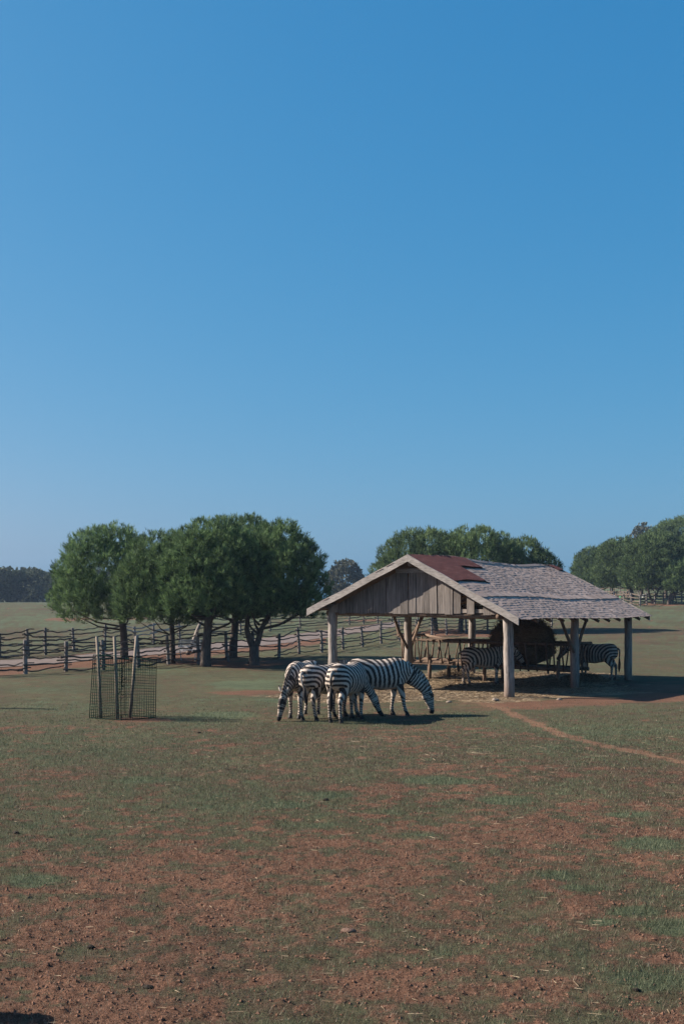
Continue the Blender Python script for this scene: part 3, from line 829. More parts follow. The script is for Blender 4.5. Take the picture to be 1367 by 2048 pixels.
# barge boards on both gables, two sides
for xg, nm in ((-OF, 'barge_board'), (LEN + OB - 0.03, 'barge_board')):
    for side in (0, 1):
        ya, yb = (-OS - 0.02, YM) if side == 0 else (WID + OS + 0.08, YM)
        mb = MB(); k = 6; vb = []
        for i in range(k + 1):
            yy = ya + (yb - ya) * i / k; z = roof_z(xg, yy) + 0.055 + 0.012 * math.sin(i * 2.1)
            vb.append((yy, z))
        for i in range(k):
            (y0, z0), (y1, z1) = vb[i], vb[i + 1]; dpt = 0.20
            mb.hexa([(xg - .02, y0, z0 - dpt), (xg + .025, y0, z0 - dpt), (xg + .025, y1, z1 - dpt), (xg - .02, y1, z1 - dpt), (xg - .02, y0, z0), (xg + .025, y0, z0), (xg + .025, y1, z1), (xg - .02, y1, z1)])
        mb.build(nm, M['barge'], barn)
# beams and rafters
zb_l, zb_r = 2.22, 2.16
for xx, m_ in ((0.0, 'brown'), (LEN / 2, 'brown'), (LEN, 'brown')):
    MB().tube([(xx, -0.10, zb_r - .02), (xx, YM, 2.20), (xx, WID + 0.2, zb_l)], [0.075, 0.08, 0.075], 8, rough=.08).build('tie_beam', M[m_], barn, smooth=True)
for yy, zz in ((0.0, HR + 0.08), (WID, HL + 0.10)):
    MB().tube([(-OF + .1, yy + .14, zz - .02), (LEN * .5, yy + .14, zz - .06), (LEN + OB - .1, yy + .14, zz - .1)], 0.07, 8, rough=.08).build('eave_beam', M['brown'], barn, smooth=True)
for k in range(1, 11):
    xx = -0.2 + LEN * k / 10.2
    for side in (0, 1):
        ya = -OS - 0.03 if side == 0 else WID + OS
        MB().tube([(xx, ya, roof_z(xx, ya) - .085), (xx, (ya + YM) / 2, roof_z(xx, (ya + YM) / 2) - .09), (xx, YM, roof_z(xx, YM) - .1)], 0.045, 6, rough=.1).build('rafter', M['brown'], barn)
MB().tube([(xx, YM, roof_z(xx, YM) - .22) for xx in (-OF + .1, LEN / 2, LEN + OB - .1)], .07, 8).build('ridge_pole', M['brown'], barn)
# gable boards, front: some missing, tops cut along the rafters
yy = 0.06; k = 0
while yy < WID - 0.1:
    w = rnd.uniform(0.19, 0.27); y1 = min(yy + w, WID - 0.04)
    gap = (0.75 < (yy + y1) / 2 < 0.98) or (1.28 < (yy + y1) / 2 < 1.52)
    if not gap:
        zt0, zt1 = roof_z(-0.1, yy) - .16, roof_z(-0.1, y1) - .16
        cut = 3.46
        zt0, zt1 = min(zt0, cut), min(zt1, cut)
        zb = 2.21 + rnd.uniform(-.03, .02) + 0.02 * (yy / WID); xo = -0.11 + rnd.uniform(-.018, .018)
        lean = rnd.uniform(-.012, .012); t = 0.024
        if zt0 - zb > 0.05 or zt1 - zb > 0.05:
            zt0, zt1 = max(zt0, zb + .03), max(zt1, zb + .03)
            MB().hexa([(xo - t / 2, yy + .006, zb), (xo + t / 2, yy + .006, zb), (xo + t / 2, y1 - .004, zb + rnd.uniform(-.02, .02)), (xo - t / 2, y1 - .004, zb),
                       (xo - t / 2, yy + .006 + lean, zt0), (xo + t / 2, yy + .006 + lean, zt0), (xo + t / 2, y1 - .004 + lean, zt1), (xo - t / 2, y1 - .004 + lean, zt1)]).build('gable_board', M['board'], barn)
    yy = y1; k += 1
MB().box((-0.145, YM - .02, 3.42), (0.016, 0.62, 0.06)).build('gable_batten', M['barge'], barn)
MB().box((-0.07, 1.2, 2.30), (0.014, 1.0, 0.05)).build('gable_batten', M['post'], barn)
# back gable boards
yy = 0.2
while yy < WID - 0.2:
    y1 = yy + rnd.uniform(.2, .27); zt = min(roof_z(LEN, yy), roof_z(LEN, y1)) - .14
    if zt > 2.3: MB().box((LEN + .12, (yy + y1) / 2, (2.2 + zt) / 2), (.012, (y1 - yy) / 2 - .006, (zt - 2.2) / 2)).build('gable_board', M['board'], barn)
    yy = y1
# V braces at the middle posts
for yy, zt in ((0.0, HR + .02), (WID, HL + .02)):
    for sg in (-1, 1):
        MB().tube([(LEN / 2 + sg * .10, yy - .02, 1.05), (LEN / 2 + sg * .55, yy + .02, 1.6), (LEN / 2 + sg * 1.0, yy + .02, zt)], [.05, .047, .042], 6, rough=.1).build('brace', M['brown'], barn)

# ------------------------------------------------------------------ hay feeder across the barn
FA = Vector((1.9, 40.0, 0)); FB = Vector((6.86, 36.26, 0))
fd = (FB - FA); FL = fd.length; frz = math.atan2(fd.y, fd.x)
feeder = empty('hay_feeder', FA, frz); tag(feeder, 'long brown pole hay feeder standing across the barn', 'feeder')
FW = 1.5                                        # local x along the near side, y to the back
zt_ = lambda t: 1.40 - 0.13 * min(1, t / 0.9) - 0.03 * t / FL
zl_ = lambda t: 0.58 - 0.12 * t / FL
for yy in (0.0, FW):
    MB().tube([(FL * k / 8, yy + rnd.uniform(-.02, .02), zt_(FL * k / 8)) for k in range(9)], 0.05, 7, rough=.15).build('top_rail', M['brown'], feeder, smooth=True)
    MB().tube([(FL * k / 8, yy * .8 + .15 + rnd.uniform(-.02, .02), zl_(FL * k / 8)) for k in range(9)], 0.065, 7, rough=.15).build('bottom_rail', M['brown'], feeder, smooth=True)
    t = 0.15; i = 0
    while t < FL - 0.05:
        r_ = rnd.uniform(.022, .036); dx = rnd.uniform(-.05, .05)
        MB().tube([(t + dx, yy * .8 + .15 - .03, zl_(t) - rnd.uniform(.05, .14)), (t, yy - .055 if yy == 0 else yy + .055, zt_(t) + rnd.uniform(.0, .08))], [r_ * 1.1, r_], 6, rough=.1).build('spindle', M['brown'], feeder, smooth=True)
        t += rnd.uniform(.22, .46); i += 1
for xx in (0.02, FL - .02):
    MB().tube([(xx, -.05, zt_(xx) + .02), (xx, FW + .05, zt_(xx) + .02)], .045, 6).build('end_rail', M['brown'], feeder, smooth=True)
    for j in range(4):
        MB().tube([(xx, .2 + j * .36, .5), (xx, .1 + j * .42, zt_(xx))], .028, 6).build('spindle', M['brown'], feeder, smooth=True)
for xx in (0.35, 1.13, 3.2, FL - .45):
    for yy in (.12, FW - .2):
        MB().tube([(xx, yy, -.15), (xx + rnd.uniform(-.03, .03), yy, .75)], .06, 8, rough=.1).build('leg', M['brown'], feeder, smooth=True)
for j in range(5):
    MB().box((FL / 2, .2 + j * .27, .50), (FL / 2 - .1, .12, .014)).build('floor_plank', M['brown'], feeder)
for j in range(4):
    MB().box((1.95, .16 + j * .27, 1.30 + .012 * (j % 2)), (1.2, .125, .016), Matrix.Rotation(.012 * (j - 1), 3, 'Z')).build('shelf_plank', M['brown'], feeder)
for a, b in (((0.0, -.03, 1.38), (-.42, .3, 2.24)), ((.45, .02, 1.36), (.85, .35, 2.22))):
    MB().tube([a, b], [.045, .04], 6, rough=.1).build('prop_pole', M['brown'], feeder)
# ------------------------------------------------------------------ hay bale in the feeder
HB = FA + fd.normalized() * 4.22 + Vector((-fd.y, fd.x, 0)).normalized() * .72
bale = empty('hay_bale', (HB.x, HB.y, 0.52), frz); tag(bale, 'big round dark hay bale slumped in the feeder', 'hay bale')
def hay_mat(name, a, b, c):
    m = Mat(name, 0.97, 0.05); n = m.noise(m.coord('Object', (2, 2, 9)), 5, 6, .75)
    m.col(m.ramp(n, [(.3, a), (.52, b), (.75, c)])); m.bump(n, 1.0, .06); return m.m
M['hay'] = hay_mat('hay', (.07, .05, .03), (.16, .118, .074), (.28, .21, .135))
nu, nv = 40, 22; vv = []
for i in range(nv):
    th = math.pi * i / (nv - 1)
    for j in range(nu):
        ph = 2 * math.pi * j / nu
        x_, y_, z_ = math.sin(th) * math.cos(ph), math.sin(th) * math.sin(ph), math.cos(th)
        q = 1 + .30 * (float(fbm(x_ * 2 + 5, z_ * 2 + y_ * 2, .8, 77, 3)) - .5) * 2
        e = 1.25
        zz = z_ if z_ > 0 else z_ * .62
        vv.append((1.04 * q * math.copysign(abs(x_) ** (1 / e), x_), .62 * q * y_, .68 + .86 * q * zz if z_ > 0 else .68 + 1.05 * zz))
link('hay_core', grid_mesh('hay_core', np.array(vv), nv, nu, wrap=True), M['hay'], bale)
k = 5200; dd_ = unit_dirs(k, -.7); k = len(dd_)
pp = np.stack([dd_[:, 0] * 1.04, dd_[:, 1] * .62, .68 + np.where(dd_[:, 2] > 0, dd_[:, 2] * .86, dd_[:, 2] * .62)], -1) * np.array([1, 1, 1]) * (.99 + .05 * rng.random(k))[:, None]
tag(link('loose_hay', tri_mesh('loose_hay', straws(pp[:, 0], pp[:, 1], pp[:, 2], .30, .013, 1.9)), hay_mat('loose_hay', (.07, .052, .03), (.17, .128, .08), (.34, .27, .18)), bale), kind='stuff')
# trodden hay heaps under and before the feeder
for lab, (hx, hy), (rx_, ry_, rz_) in (('dark heap of trampled hay at the striped rump under the barn', (908, 1351), (.62, .45, .20)),
                                       ('low hay heap by the leg of the feeder near the lone post', (1095, 1372), (1.1, .5, .17)),
                                       ('flat hay heap in front of the zebra eating under the barn', (955, 1376), (1.0, .35, .10)),
                                       ('hay heap beside the zebra at the far end of the barn', (1165, 1362), (.8, .5, .22))):
    c = P(hx, hy); vv = []; nu, nv = 34, 10
    for i in range(nv):
        t = i / (nv - 1)
        for j in range(nu):
            ph = 2 * math.pi * j / nu; rr_ = t * (1 + .3 * (float(vnoise(math.cos(ph) * 2 + hx, math.sin(ph) * 2, 4)) - .5))
            z_ = rz_ * (1 - t * t) ** 1.2 * (0.7 + .6 * float(fbm(math.cos(ph) * t * 3 + hx, math.sin(ph) * t * 3, .6, 12, 3))) - .02 * t
            vv.append((math.cos(ph) * rr_ * rx_, math.sin(ph) * rr_ * ry_, z_))
    root = empty('hay_heap', (c.x, c.y, tz(c.x, c.y))); tag(root, lab, 'hay heap', 'trampled hay heaps')
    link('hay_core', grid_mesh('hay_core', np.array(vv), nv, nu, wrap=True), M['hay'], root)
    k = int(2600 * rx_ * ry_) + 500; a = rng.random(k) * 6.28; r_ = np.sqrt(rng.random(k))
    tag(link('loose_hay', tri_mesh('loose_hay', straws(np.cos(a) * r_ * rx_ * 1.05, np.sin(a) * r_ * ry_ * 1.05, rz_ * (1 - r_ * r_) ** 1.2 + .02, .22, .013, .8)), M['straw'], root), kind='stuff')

# ------------------------------------------------------------------ zebras
def seg_d(p, a, b):
    ab = b - a; t = np.clip(((p - a) @ ab) / (ab @ ab), 0, 1)
    return np.linalg.norm(p - a - t[:, None] * ab, axis=1), t

def chain_field(p, pts, rad):
    best = np.full(len(p), 1e9); arc = np.zeros(len(p)); s0 = 0
    for i in range(len(pts) - 1):
        a, b = np.array(pts[i], float), np.array(pts[i + 1], float)
        d, t = seg_d(p, a, b); r = rad[i] + (rad[i + 1] - rad[i]) * t
        q = d / r; L = np.linalg.norm(b - a); m = q < best
        best = np.where(m, q, best); arc = np.where(m, s0 + t * L, arc); s0 += L
    return best, arc

def remeshed(mb, voxel, name, smooth_it=3):
    me = mb.mesh(name + '_raw'); o = bpy.data.objects.new(name + '_raw', me); COL.objects.link(o)
    r = o.modifiers.new('r', 'REMESH'); r.mode = 'VOXEL'; r.voxel_size = voxel; r.use_smooth_shade = True
    s = o.modifiers.new('s', 'SMOOTH'); s.factor = 0.5; s.iterations = smooth_it
    dg = bpy.context.evaluated_depsgraph_get()
    out_ = bpy.data.meshes.new_from_object(o.evaluated_get(dg)); out_.name = name
    bpy.data.objects.remove(o); bpy.data.meshes.remove(me)
    out_.polygons.foreach_set('use_smooth', np.ones(len(out_.polygons), dtype=bool))
    return out_

NECKS = {  # sagittal curve: (x, z, half width, half height); first five neck, then head from the poll
    'graze': [(.38, .99, .165, .255), (.55, .945, .15, .235), (.72, .835, .11, .18), (.87, .69, .085, .138), (.98, .575, .073, .110), (1.05, .495, .076, .120), (1.09, .405, .084, .140), (1.12, .30, .073, .112), (1.15, .19, .055, .077), (1.165, .10, .050, .066), (1.165, .055, .050, .062), (1.16, .02, .034, .042)],
    'graze_far': [(.38, .99, .165, .255), (.56, .95, .15, .235), (.74, .845, .11, .18), (.92, .705, .085, .138), (1.04, .59, .073, .110), (1.115, .505, .076, .120), (1.15, .41, .084, .140), (1.18, .305, .073, .112), (1.21, .195, .055, .077), (1.225, .10, .050, .066), (1.225, .055, .050, .062), (1.22, .02, .034, .042)],
    'level': [(.38, 1.00, .165, .25), (.56, 1.01, .145, .225), (.74, 1.04, .105, .175), (.90, 1.07, .082, .135), (1.00, 1.085, .072, .108), (1.08, 1.06, .074, .118), (1.15, .985, .082, .138), (1.22, .89, .072, .112), (1.295, .79, .054, .076), (1.355, .705, .050, .066), (1.38, .67, .050, .062), (1.395, .645, .034, .042)],
    'half': [(.38, 1.00, .165, .25), (.56, 1.03, .145, .225), (.73, 1.06, .105, .175), (.88, 1.07, .082, .135), (.98, 1.03, .072, .108), (1.04, .96, .074, .118), (1.07, .86, .082, .138), (1.09, .75, .072, .112), (1.11, .63, .054, .076), (1.12, .53, .050, .066), (1.12, .485, .050, .062), (1.115, .45, .034, .042)],
}
def zebra(label, loc, yaw, scale=1.0, neck='graze', bend=0.0, swing=(0, 0, 0, 0), tail=0.0, seed=1, tail_len=1.0):
    r = random.Random(seed); root = empty('zebra', loc, yaw); root.scale = (scale,) * 3
    tag(root, label, 'zebra', 'zebras of the herd')
    mb = MB()
    torso = [(-.735, .99, .05, .09), (-.69, .985, .145, .20), (-.60, .98, .21, .262), (-.48, .97, .245, .29), (-.32, .95, .26, .30), (-.14, .915, .28, .315), (.06, .89, .295, .335), (.24, .905, .28, .34), (.40, .93, .245, .34), (.54, .945, .205, .305), (.65, .945, .155, .225), (.73, .94, .085, .12), (.76, .94, .03, .05)]
    mb.loft([((x, 0, z), w, h) for x, z, w, h in torso], 20)
    nk = []; N = NECKS[neck]; n = len(N)
    for i, (x, z, w, h) in enumerate(N):
        t = max(0, (i - 1)) / (n - 2); nk.append((Vector((x, bend * t ** 1.3, z)), w, h))
    mb.loft(nk, 16)
    # cheek and brow masses keep the head from being a plain cone
    legs = []
    for k, (front, sd) in enumerate(((1, 1), (1, -1), (0, 1), (0, -1))):
        s = swing[k]
        if front:
            y = sd * .125
            pts = [(.46, y * .8, .98), (.45, y, .80), (.43 + s * .15, y * 1.05, .66), (.455 + s * .55, y, .43), (.45 + s * .62, y, .38), (.445 + s * .85, y, .20), (.45 + s * .95, y, .135), (.475 + s, y, .07)]
            rad = [.16, .135, .092, .058, .050, .036, .046, .040]
        else:
            y = sd * .135
            pts = [(-.48, y * .75, .98), (-.44, y * 1.05, .82), (-.42 + s * .15, y * 1.1, .70), (-.53 + s * .4, y, .56), (-.60 + s * .6, y, .47), (-.595 + s * .7, y, .38), (-.585 + s * .88, y, .20), (-.575 + s * .95, y, .135), (-.545 + s, y, .07)]
            rad = [.20, .185, .145, .082, .062, .046, .036, .047, .040]
        mb.loft([(p, q * (.82 if j < 3 else .9), q) for j, (p, q) in enumerate(zip(pts, rad))], 12)
        legs.append((pts, rad, front))
    body = remeshed(mb, .0135, 'body', 4)
    co = np.zeros(len(body.vertices) * 3, np.float32); body.vertices.foreach_get('co', co); co = co.reshape(-1, 3).astype(float)
    no = np.zeros(len(body.vertices) * 3, np.float32); body.vertices.foreach_get('normal', no); no = no.reshape(-1, 3)
    x, y, z = co.T
    wob = (fbm(x * 1.0 + seed * 3.1, z + np.sign(y) * 7, .22, seed, 3) - .5)
    tf, _ = chain_field(co, [(q[0], 0, q[1]) for q in torso], [max(q[2], q[3]) for q in torso])
    nf, na = chain_field(co, [tuple(q[0]) for q in nk], [max(q[1], q[2]) for q in nk])
    # torso: arcs nested round the buttock, turning upright along the barrel
    xp, zp = -.66, .70
    dx, dz = x - xp, (z - zp) * 1.05
    pw = 2.6
    rr_ = (np.abs(dx) ** pw + np.abs(np.maximum(dz, 0)) ** pw) ** (1 / pw)
    dors = np.maximum(0, z - 1.16) * .35
    lam = .096 + .016 * (seed % 3) / 2
    val = np.sin(2 * np.pi * (rr_ / lam + wob * .55 + seed * .31)) + .12
    fine_front = sstep(.34, .55, x)
    val_f = np.sin(2 * np.pi * (x / .078 - np.abs(z - .95) * .55 / .078 * (z < .95) + wob * .5 + seed * .2))
    val = val * (1 - fine_front) + val_f * fine_front
    # neck and head
    neck_len = sum((nk[i + 1][0] - nk[i][0]).length for i in range(5))
    isn = (nf < tf) & (x > .56) | (na > .34) & (nf < 1.4) & (x > .6)
    ph = np.where(na < neck_len, na / .072, neck_len / .072 + (na - neck_len) / .040)
    vn = np.sin(2 * np.pi * (ph + wob * .5)) + .08
    val = np.where(isn, vn, val)
    col_leg = np.zeros(len(co), bool)
    for pts, rad, front in legs:
        lf, la = chain_field(co, pts, rad)
        side = np.sign(y) == np.sign(pts[3][1])
        zl = .70 if front else .76
        on = side & (z < zl) & (lf < 1.7) & ~isn & ((lf < tf * 1.05) | (z < .58))
        tilt = (x - pts[3][0]) * (.5 if not front else .2)
        per = np.interp(z, [.1, .4, .75], [.036, .047, .078])
        vl = np.sin(2 * np.pi * ((z + tilt) / per + wob * .4)) + np.interp(z, [.1, .35, .7], [-.15, -.1, .05])
        inner = np.sign(no[:, 1]) != np.sign(y)
        vl = np.where(inner & (z > .35), vl - .6, vl)
        val = np.where(on, vl, val); col_leg |= on
    belly = sstep(.55, .92, -no[:, 2]) * (z < .80) * (z > .5) * (~isn) * (~col_leg)
    k = sstep(-.16, .16, val) * (1 - .9 * belly)
    white = np.array([.50, .43, .37]); warm = np.array([.42, .32, .235]); black = np.array([.030, .024, .022])
    wv = white[None] * (1 - .55 * sstep(1.12, 1.3, z)[:, None] * .6) + warm[None] * (.55 * .6 * sstep(1.12, 1.3, z)[:, None])
    wv = wv * (.88 + .24 * fbm(x * 2, z * 2 + y, .12, seed + 9, 2))[:, None]
    dust = (sstep(.75, .35, z) * .35 + .25 * sstep(.45, .75, fbm(x * 1.3 + seed, z * 1.3 + y, .3, seed + 31, 3)))[:, None]
    wv = wv * (1 - dust) + np.array([.36, .27, .20])[None] * dust
    c = wv * (1 - k[:, None]) + black[None] * k[:, None]
    muz = sstep(neck_len + .375, neck_len + .43, na) * isn
    c = c * (1 - muz[:, None]) + np.array([.016, .014, .014])[None] * muz[:, None]
    low = (1 - sstep(.09, .13, z)) * (~isn)
    c = c * (1 - .8 * low[:, None]) + np.array([.03, .025, .022])[None] * .8 * low[:, None]
    at = body.attributes.new('coat', 'FLOAT_COLOR', 'POINT'); at.data.foreach_set('color', np.concatenate([c, np.ones((len(c), 1))], 1).astype(np.float32).reshape(-1))
    link('body', body, M['coat'], root)
    # mane: upright brush along the crest
    mv = []; mc = []; fs = []; seg = 40
    crest = []
    for i in range(len(nk)):
        t = (nk[min(i + 1, n - 1)][0] - nk[max(i - 1, 0)][0]).normalized(); l = Vector((0, 1, 0)); l = (l - t * l.dot(t)).normalized(); up = t.cross(l)
        if up.z < 0 and i < 3: up = -up
        up = -l.cross(t) if (-l.cross(t)).dot(Vector((1, 0, 1))) > 0 else l.cross(t)
        crest.append((nk[i][0] + up * nk[i][2] * .93, up))
    path = crest[1:6]; s_tot = 0
    for i in range(seg + 1):
        f = i / seg * (len(path) - 1); a = min(int(f), len(path) - 2); t = f - a
        p = path[a][0].lerp(path[a + 1][0], t); up = path[a][1].lerp(path[a + 1][1], t).normalized()
        if i: s_tot += (p - prev).length
        prev = p
        h = (.035 + .075 * math.sin(math.pi * min(1, .12 + i / seg * .85))) * (1 + r.uniform(-.12, .12))
        st = math.sin(2 * math.pi * ((s_tot + .16) / .072)) > -.1
        base_c = (.02, .017, .016) if st else (.46, .40, .34)
        for (w, hh, cc) in ((-.028, -.02, base_c), (-.020, h * .75, base_c), (0, h, (.10, .052, .03)), (.020, h * .75, base_c), (.028, -.02, base_c)):
            mv.append(p + up * hh + Vector((0, w, 0))); mc.append((*cc, 1))
    for i in range(seg):
        for j in range(4):
            a = i * 5 + j; fs.append((a, a + 1, a + 6, a + 5))
    fs.append((0, 1, 2, 3, 4)); e = seg * 5; fs.append((e + 4, e + 3, e + 2, e + 1, e))
    mm = MB().add(mv, fs).mesh('mane'); at = mm.attributes.new('coat', 'FLOAT_COLOR', 'POINT'); at.data.foreach_set('color', np.array(mc, np.float32).reshape(-1))
    link('mane', mm, M['coat'], root)
    # head: ears, eyes
    hp, hd = nk[5][0], (nk[6][0] - nk[4][0]).normalized(); lat = Vector((0, 1, 0)); lat = (lat - hd * lat.dot(hd)).normalized()
    fr = crest[5][1]
    for sg in (-1, 1):
        b = nk[4][0] + fr * .075 + lat * sg * .062
        ed = (fr * .75 - hd * .75 + lat * sg * .45).normalized()
        em = MB().loft([(b, .016, .016), (b + ed * .05, .034, .020), (b + ed * .10, .034, .016), (b + ed * .15, .016, .009), (b + ed * .17, .004, .004)], 8, lat=lat).mesh('ear', True)
        cols = np.zeros((len(em.vertices), 4), np.float32)
        for q, vtx in enumerate(em.vertices):
            f = (vtx.co - b).dot(ed) / .17; cols[q] = (.45, .40, .35, 1) if f < .3 or .5 < f < .72 else (.03, .025, .022, 1)
        at = em.attributes.new('coat', 'FLOAT_COLOR', 'POINT'); at.data.foreach_set('color', cols.reshape(-1))
        link('ear', em, M['coat'], root)
        c_ = nk[6][0] - hd * .05 + fr * .045 + lat * sg * .072
        MB().loft([(c_ + lat * sg * q, w, w) for q, w in ((-.012, .012), (-.004, .020), (.004, .018), (.010, .008))], 8, lat=hd).build('eye', M['eye'], root, smooth=True)
    # hooves
    for pts, rad, front in legs:
        p = Vector(pts[-1])
        MB().loft([(p + Vector((.015, 0, -.075)), .056, .060), (p + Vector((.012, 0, -.05)), .052, .056), (p + Vector((0, 0, .0)), .040, .042), (p + Vector((-.005, 0, .02)), .030, .032)], 10, lat=Vector((0, 1, 0))).build('hoof', M['hoof'], root, smooth=True)
    # tail: striped dock, dark switch
    tp = Vector((-.715, 0, 1.10)); tb = Vector((-.80 - abs(tail) * .1, tail * .25, .92)); te = Vector((-.79 - abs(tail) * .05, tail * .55, .72)); tt = Vector((-.78, tail * .7, .72 - .34 * tail_len))
    tm = MB().tube([tp, tp.lerp(tb, .5) + Vector((-.035, 0, .03)), tb, tb.lerp(te, .5), te], [.035, .033, .026, .022, .022], 8).mesh('tail', True)
    cols = np.array([(.45, .40, .35, 1) if math.sin(v.co.z * 150) > -.1 else (.03, .025, .022, 1) for v in tm.vertices], np.float32)
    at = tm.attributes.new('coat', 'FLOAT_COLOR', 'POINT'); at.data.foreach_set('color', cols.reshape(-1))
    to = link('tail', tm, M['coat'], root)
    MB().tube([te + Vector((0, 0, .04)), te.lerp(tt, .35) + Vector((-.01, 0, 0)), te.lerp(tt, .7), tt], [.024, .045, .042, .012], 8, rough=.25).build('tail_tuft', M['black'], to, smooth=True)
    return root

def zloc(px, py):
    p = P(px, py); return (p.x, p.y, p.z - .005)
def zat(x, y): return (x, y, tz(x, y) - .005)
# the origin lies under mid-body: step from the feet that show
def zfrom(px, py, yaw, along, scale=1.0):
    p = P(px, py); x_ = p.x - math.cos(yaw) * along * scale; y_ = p.y - math.sin(yaw) * along * scale
    return zat(x_, y_)
Y1 = R(250); zebra('zebra at the picture-left end of the grazing group, facing the viewer, head down', zfrom(590, 1437, Y1, .46), Y1, 1.0, 'graze', bend=-.10, swing=(.06, -.04, -.05, .06), seed=3)
Y2 = R(50); zebra('zebra seen from behind in the group, hind leg bent, between the left two', zfrom(614, 1442, Y2, -.56, .97), Y2, .97, 'half', bend=0, swing=(.05, -.05, -.02, .14), tail=-.25, seed=5)
Y3 = R(64); zebra('front zebra of the group with long dark tail hanging, nose in the grass', zfrom(671, 1446, Y3, -.57, 1.0), Y3, 1.0, 'graze', bend=-.32, swing=(.02, -.03, .0, -.05), tail=.0, seed=4, tail_len=1.35)
Y4 = R(16); zebra('zebra grazing at the barn end of the group, striped flank in full view', zfrom(797, 1430, Y4, .48, 1.03), Y4, 1.03, 'graze_far', bend=-.05, swing=(-.10, .14, -.16, .05), tail=.0, seed=7)
Y5 = R(4); zebra('zebra standing under the barn roof, head up to the hay', zat(4.33, 36.85), Y5, .93, 'level', bend=.05, swing=(.04, -.06, -.06, .08), tail=.3, seed=8)
Y6 = R(152); zebra('zebra at the far end of the barn feeding with its rump outward', zfrom(1224, 1360, Y6, -.56, .95), Y6, .95, 'level', bend=0, swing=(.03, -.03, .04, -.06), tail=.0, seed=10, tail_len=1.3)

# ------------------------------------------------------------------ sapling in its wire guard
gp = P(246, 1437); gd = gp.y; gs = gd / FPX
guard = empty('tree_guard', gp); tag(guard, 'green wire mesh tree guard with three wooden stakes', 'tree guard')
def gl(px, py, dy=0.0):   # point at the guard's own distance, local to the guard
    d = gd + dy
    return Vector(((px - 683.5) / FPX * d, d, CAMZ + (HZ - py) / FPX * d)) - gp
cl_, cn, cr, cb = (gl(179, 1437, .05), gl(187, 1311, .05)), (gl(242, 1436, -.42), gl(244, 1313, -.42)), (gl(311, 1437, .1), gl(313, 1320, .1)), (gl(250, 1436, .75), gl(250, 1318, .75))
for q in (cl_, cn, cr, cb): q[0].z = tz(q[0].x + gp.x, q[0].y + gp.y) - gp.z
for a, b in ((cl_, cn), (cn, cr), (cr, cb), (cb, cl_)):
    fr = MB()
    for p, q in ((a[0], a[1]), (b[0], b[1]), (a[0], b[0]), (a[1], b[1])):
        fr.tube([p + Vector((0, 0, .012)), q + Vector((0, 0, .012))], .0085, 5)
    pan = fr.build('panel_frame', M['wire'], guard)
    mb = MB(); nw = int((b[0] - a[0]).length / .055); nh = 22
    for i in range(1, nw):
        t = i / nw; mb.tube([a[0].lerp(b[0], t), a[1].lerp(b[1], t) + Vector((rnd.uniform(-.004, .004), 0, 0))], .0042, 3, caps=False)
    for i in range(1, nh):
        t = i / nh; p, q = a[0].lerp(a[1], t), b[0].lerp(b[1], t); sgn = .012 * math.sin(i * 1.3)
        mb.tube([p, p.lerp(q, .5) + Vector((0, sgn, 0)), q], .0042, 3, caps=False)
    tag(mb.build('wire_mesh', M['wire'], pan), kind='stuff')
for (x0, y0, x1, y1, dy) in ((202, 1434, 194, 1273, .12), (235, 1434, 229, 1273, -.12), (259, 1435, 273, 1272, .15)):
    a, b = gl(x0, y0, dy), gl(x1, y1, dy); a.z = -.1
    MB().tube([a, a.lerp(b, .5) + Vector((.01, 0, 0)), b], [.038, .036, .033], 8, rough=.08).build('stake', M['stake'], guard, smooth=True)
sap = empty('sapling', gp + Vector((-.06, .05, 0))); tag(sap, 'thin young sapling with sparse leaves inside the wire guard', 'sapling')
stem = [Vector((.02, 0, -.02)), Vector((.0, .02, .4)), Vector((.03, .01, .8)), Vector((.05, .0, 1.22))]
MB().tube(stem, [.012, .010, .008, .004], 6).build('stem', M['bark'], sap)
lv = []
for k in range(9):
    t = .35 + .6 * k / 9; b = Vector((.02, .01, 1.22 * t)); a = k * 2.4
    e = b + Vector((math.cos(a) * .16, math.sin(a) * .12, .10 + .05 * math.sin(k)))
    MB().tube([b, b.lerp(e, .5) + Vector((0, 0, .015)), e], [.005, .004, .002], 4).build('twig', M['bark'], sap)
    for j in range(13):
        p = b.lerp(e, .25 + .8 * rnd.random()) + Vector((rnd.uniform(-.04, .04), rnd.uniform(-.04, .04), rnd.uniform(-.04, .04)))
        d1 = Vector((rnd.uniform(-1, 1), rnd.uniform(-1, 1), rnd.uniform(-.6, .6))).normalized(); d2 = d1.cross(Vector((rnd.random(), rnd.random(), rnd.random()))).normalized()
        lv.append([p, p + d1 * .025 + d2 * .014, p + d1 * .05]); lv.append([p, p + d1 * .05, p + d1 * .025 - d2 * .014])
tag(link('leaves', tri_mesh('leaves', np.array([[tuple(v) for v in t] for t in lv])), M['grass'], sap), kind='stuff')

# ------------------------------------------------------------------ bench and leaning log under the pines
bp = P(376, 1321)
bench = empty('park_bench', bp, R(-24)); tag(bench, 'pale slatted bench on white legs under the pines, behind the fence', 'bench')
for j in range(3):
    MB().box((0, -.18 + j * .14, .45), (.62, .055, .016)).build('seat_slat', M['grey_slat'], bench)
for j in range(3):
    MB().box((0, .22 + .02 * j, .60 + j * .12), (.62, .014, .05)).build('back_slat', M['grey_slat'], bench)
for sg in (-1, 1):
    MB().tube([(sg * .5, -.26, -.02), (sg * .5, -.2, .43), (sg * .5, .18, .43)], .022, 6).build('leg', M['white_metal'], bench)
    MB().tube([(sg * .5, .28, -.02), (sg * .5, .17, .40), (sg * .5, .25, .90)], .022, 6).build('leg', M['white_metal'], bench)
lp0, lp1 = P(374, 1310), PD(402, 1243, P(374, 1310).y + .6)
log = empty('leaning_log', lp0); tag(log, 'bare grey log leaning up into the pine crowns behind the bench', 'log')
v = lp1 - lp0
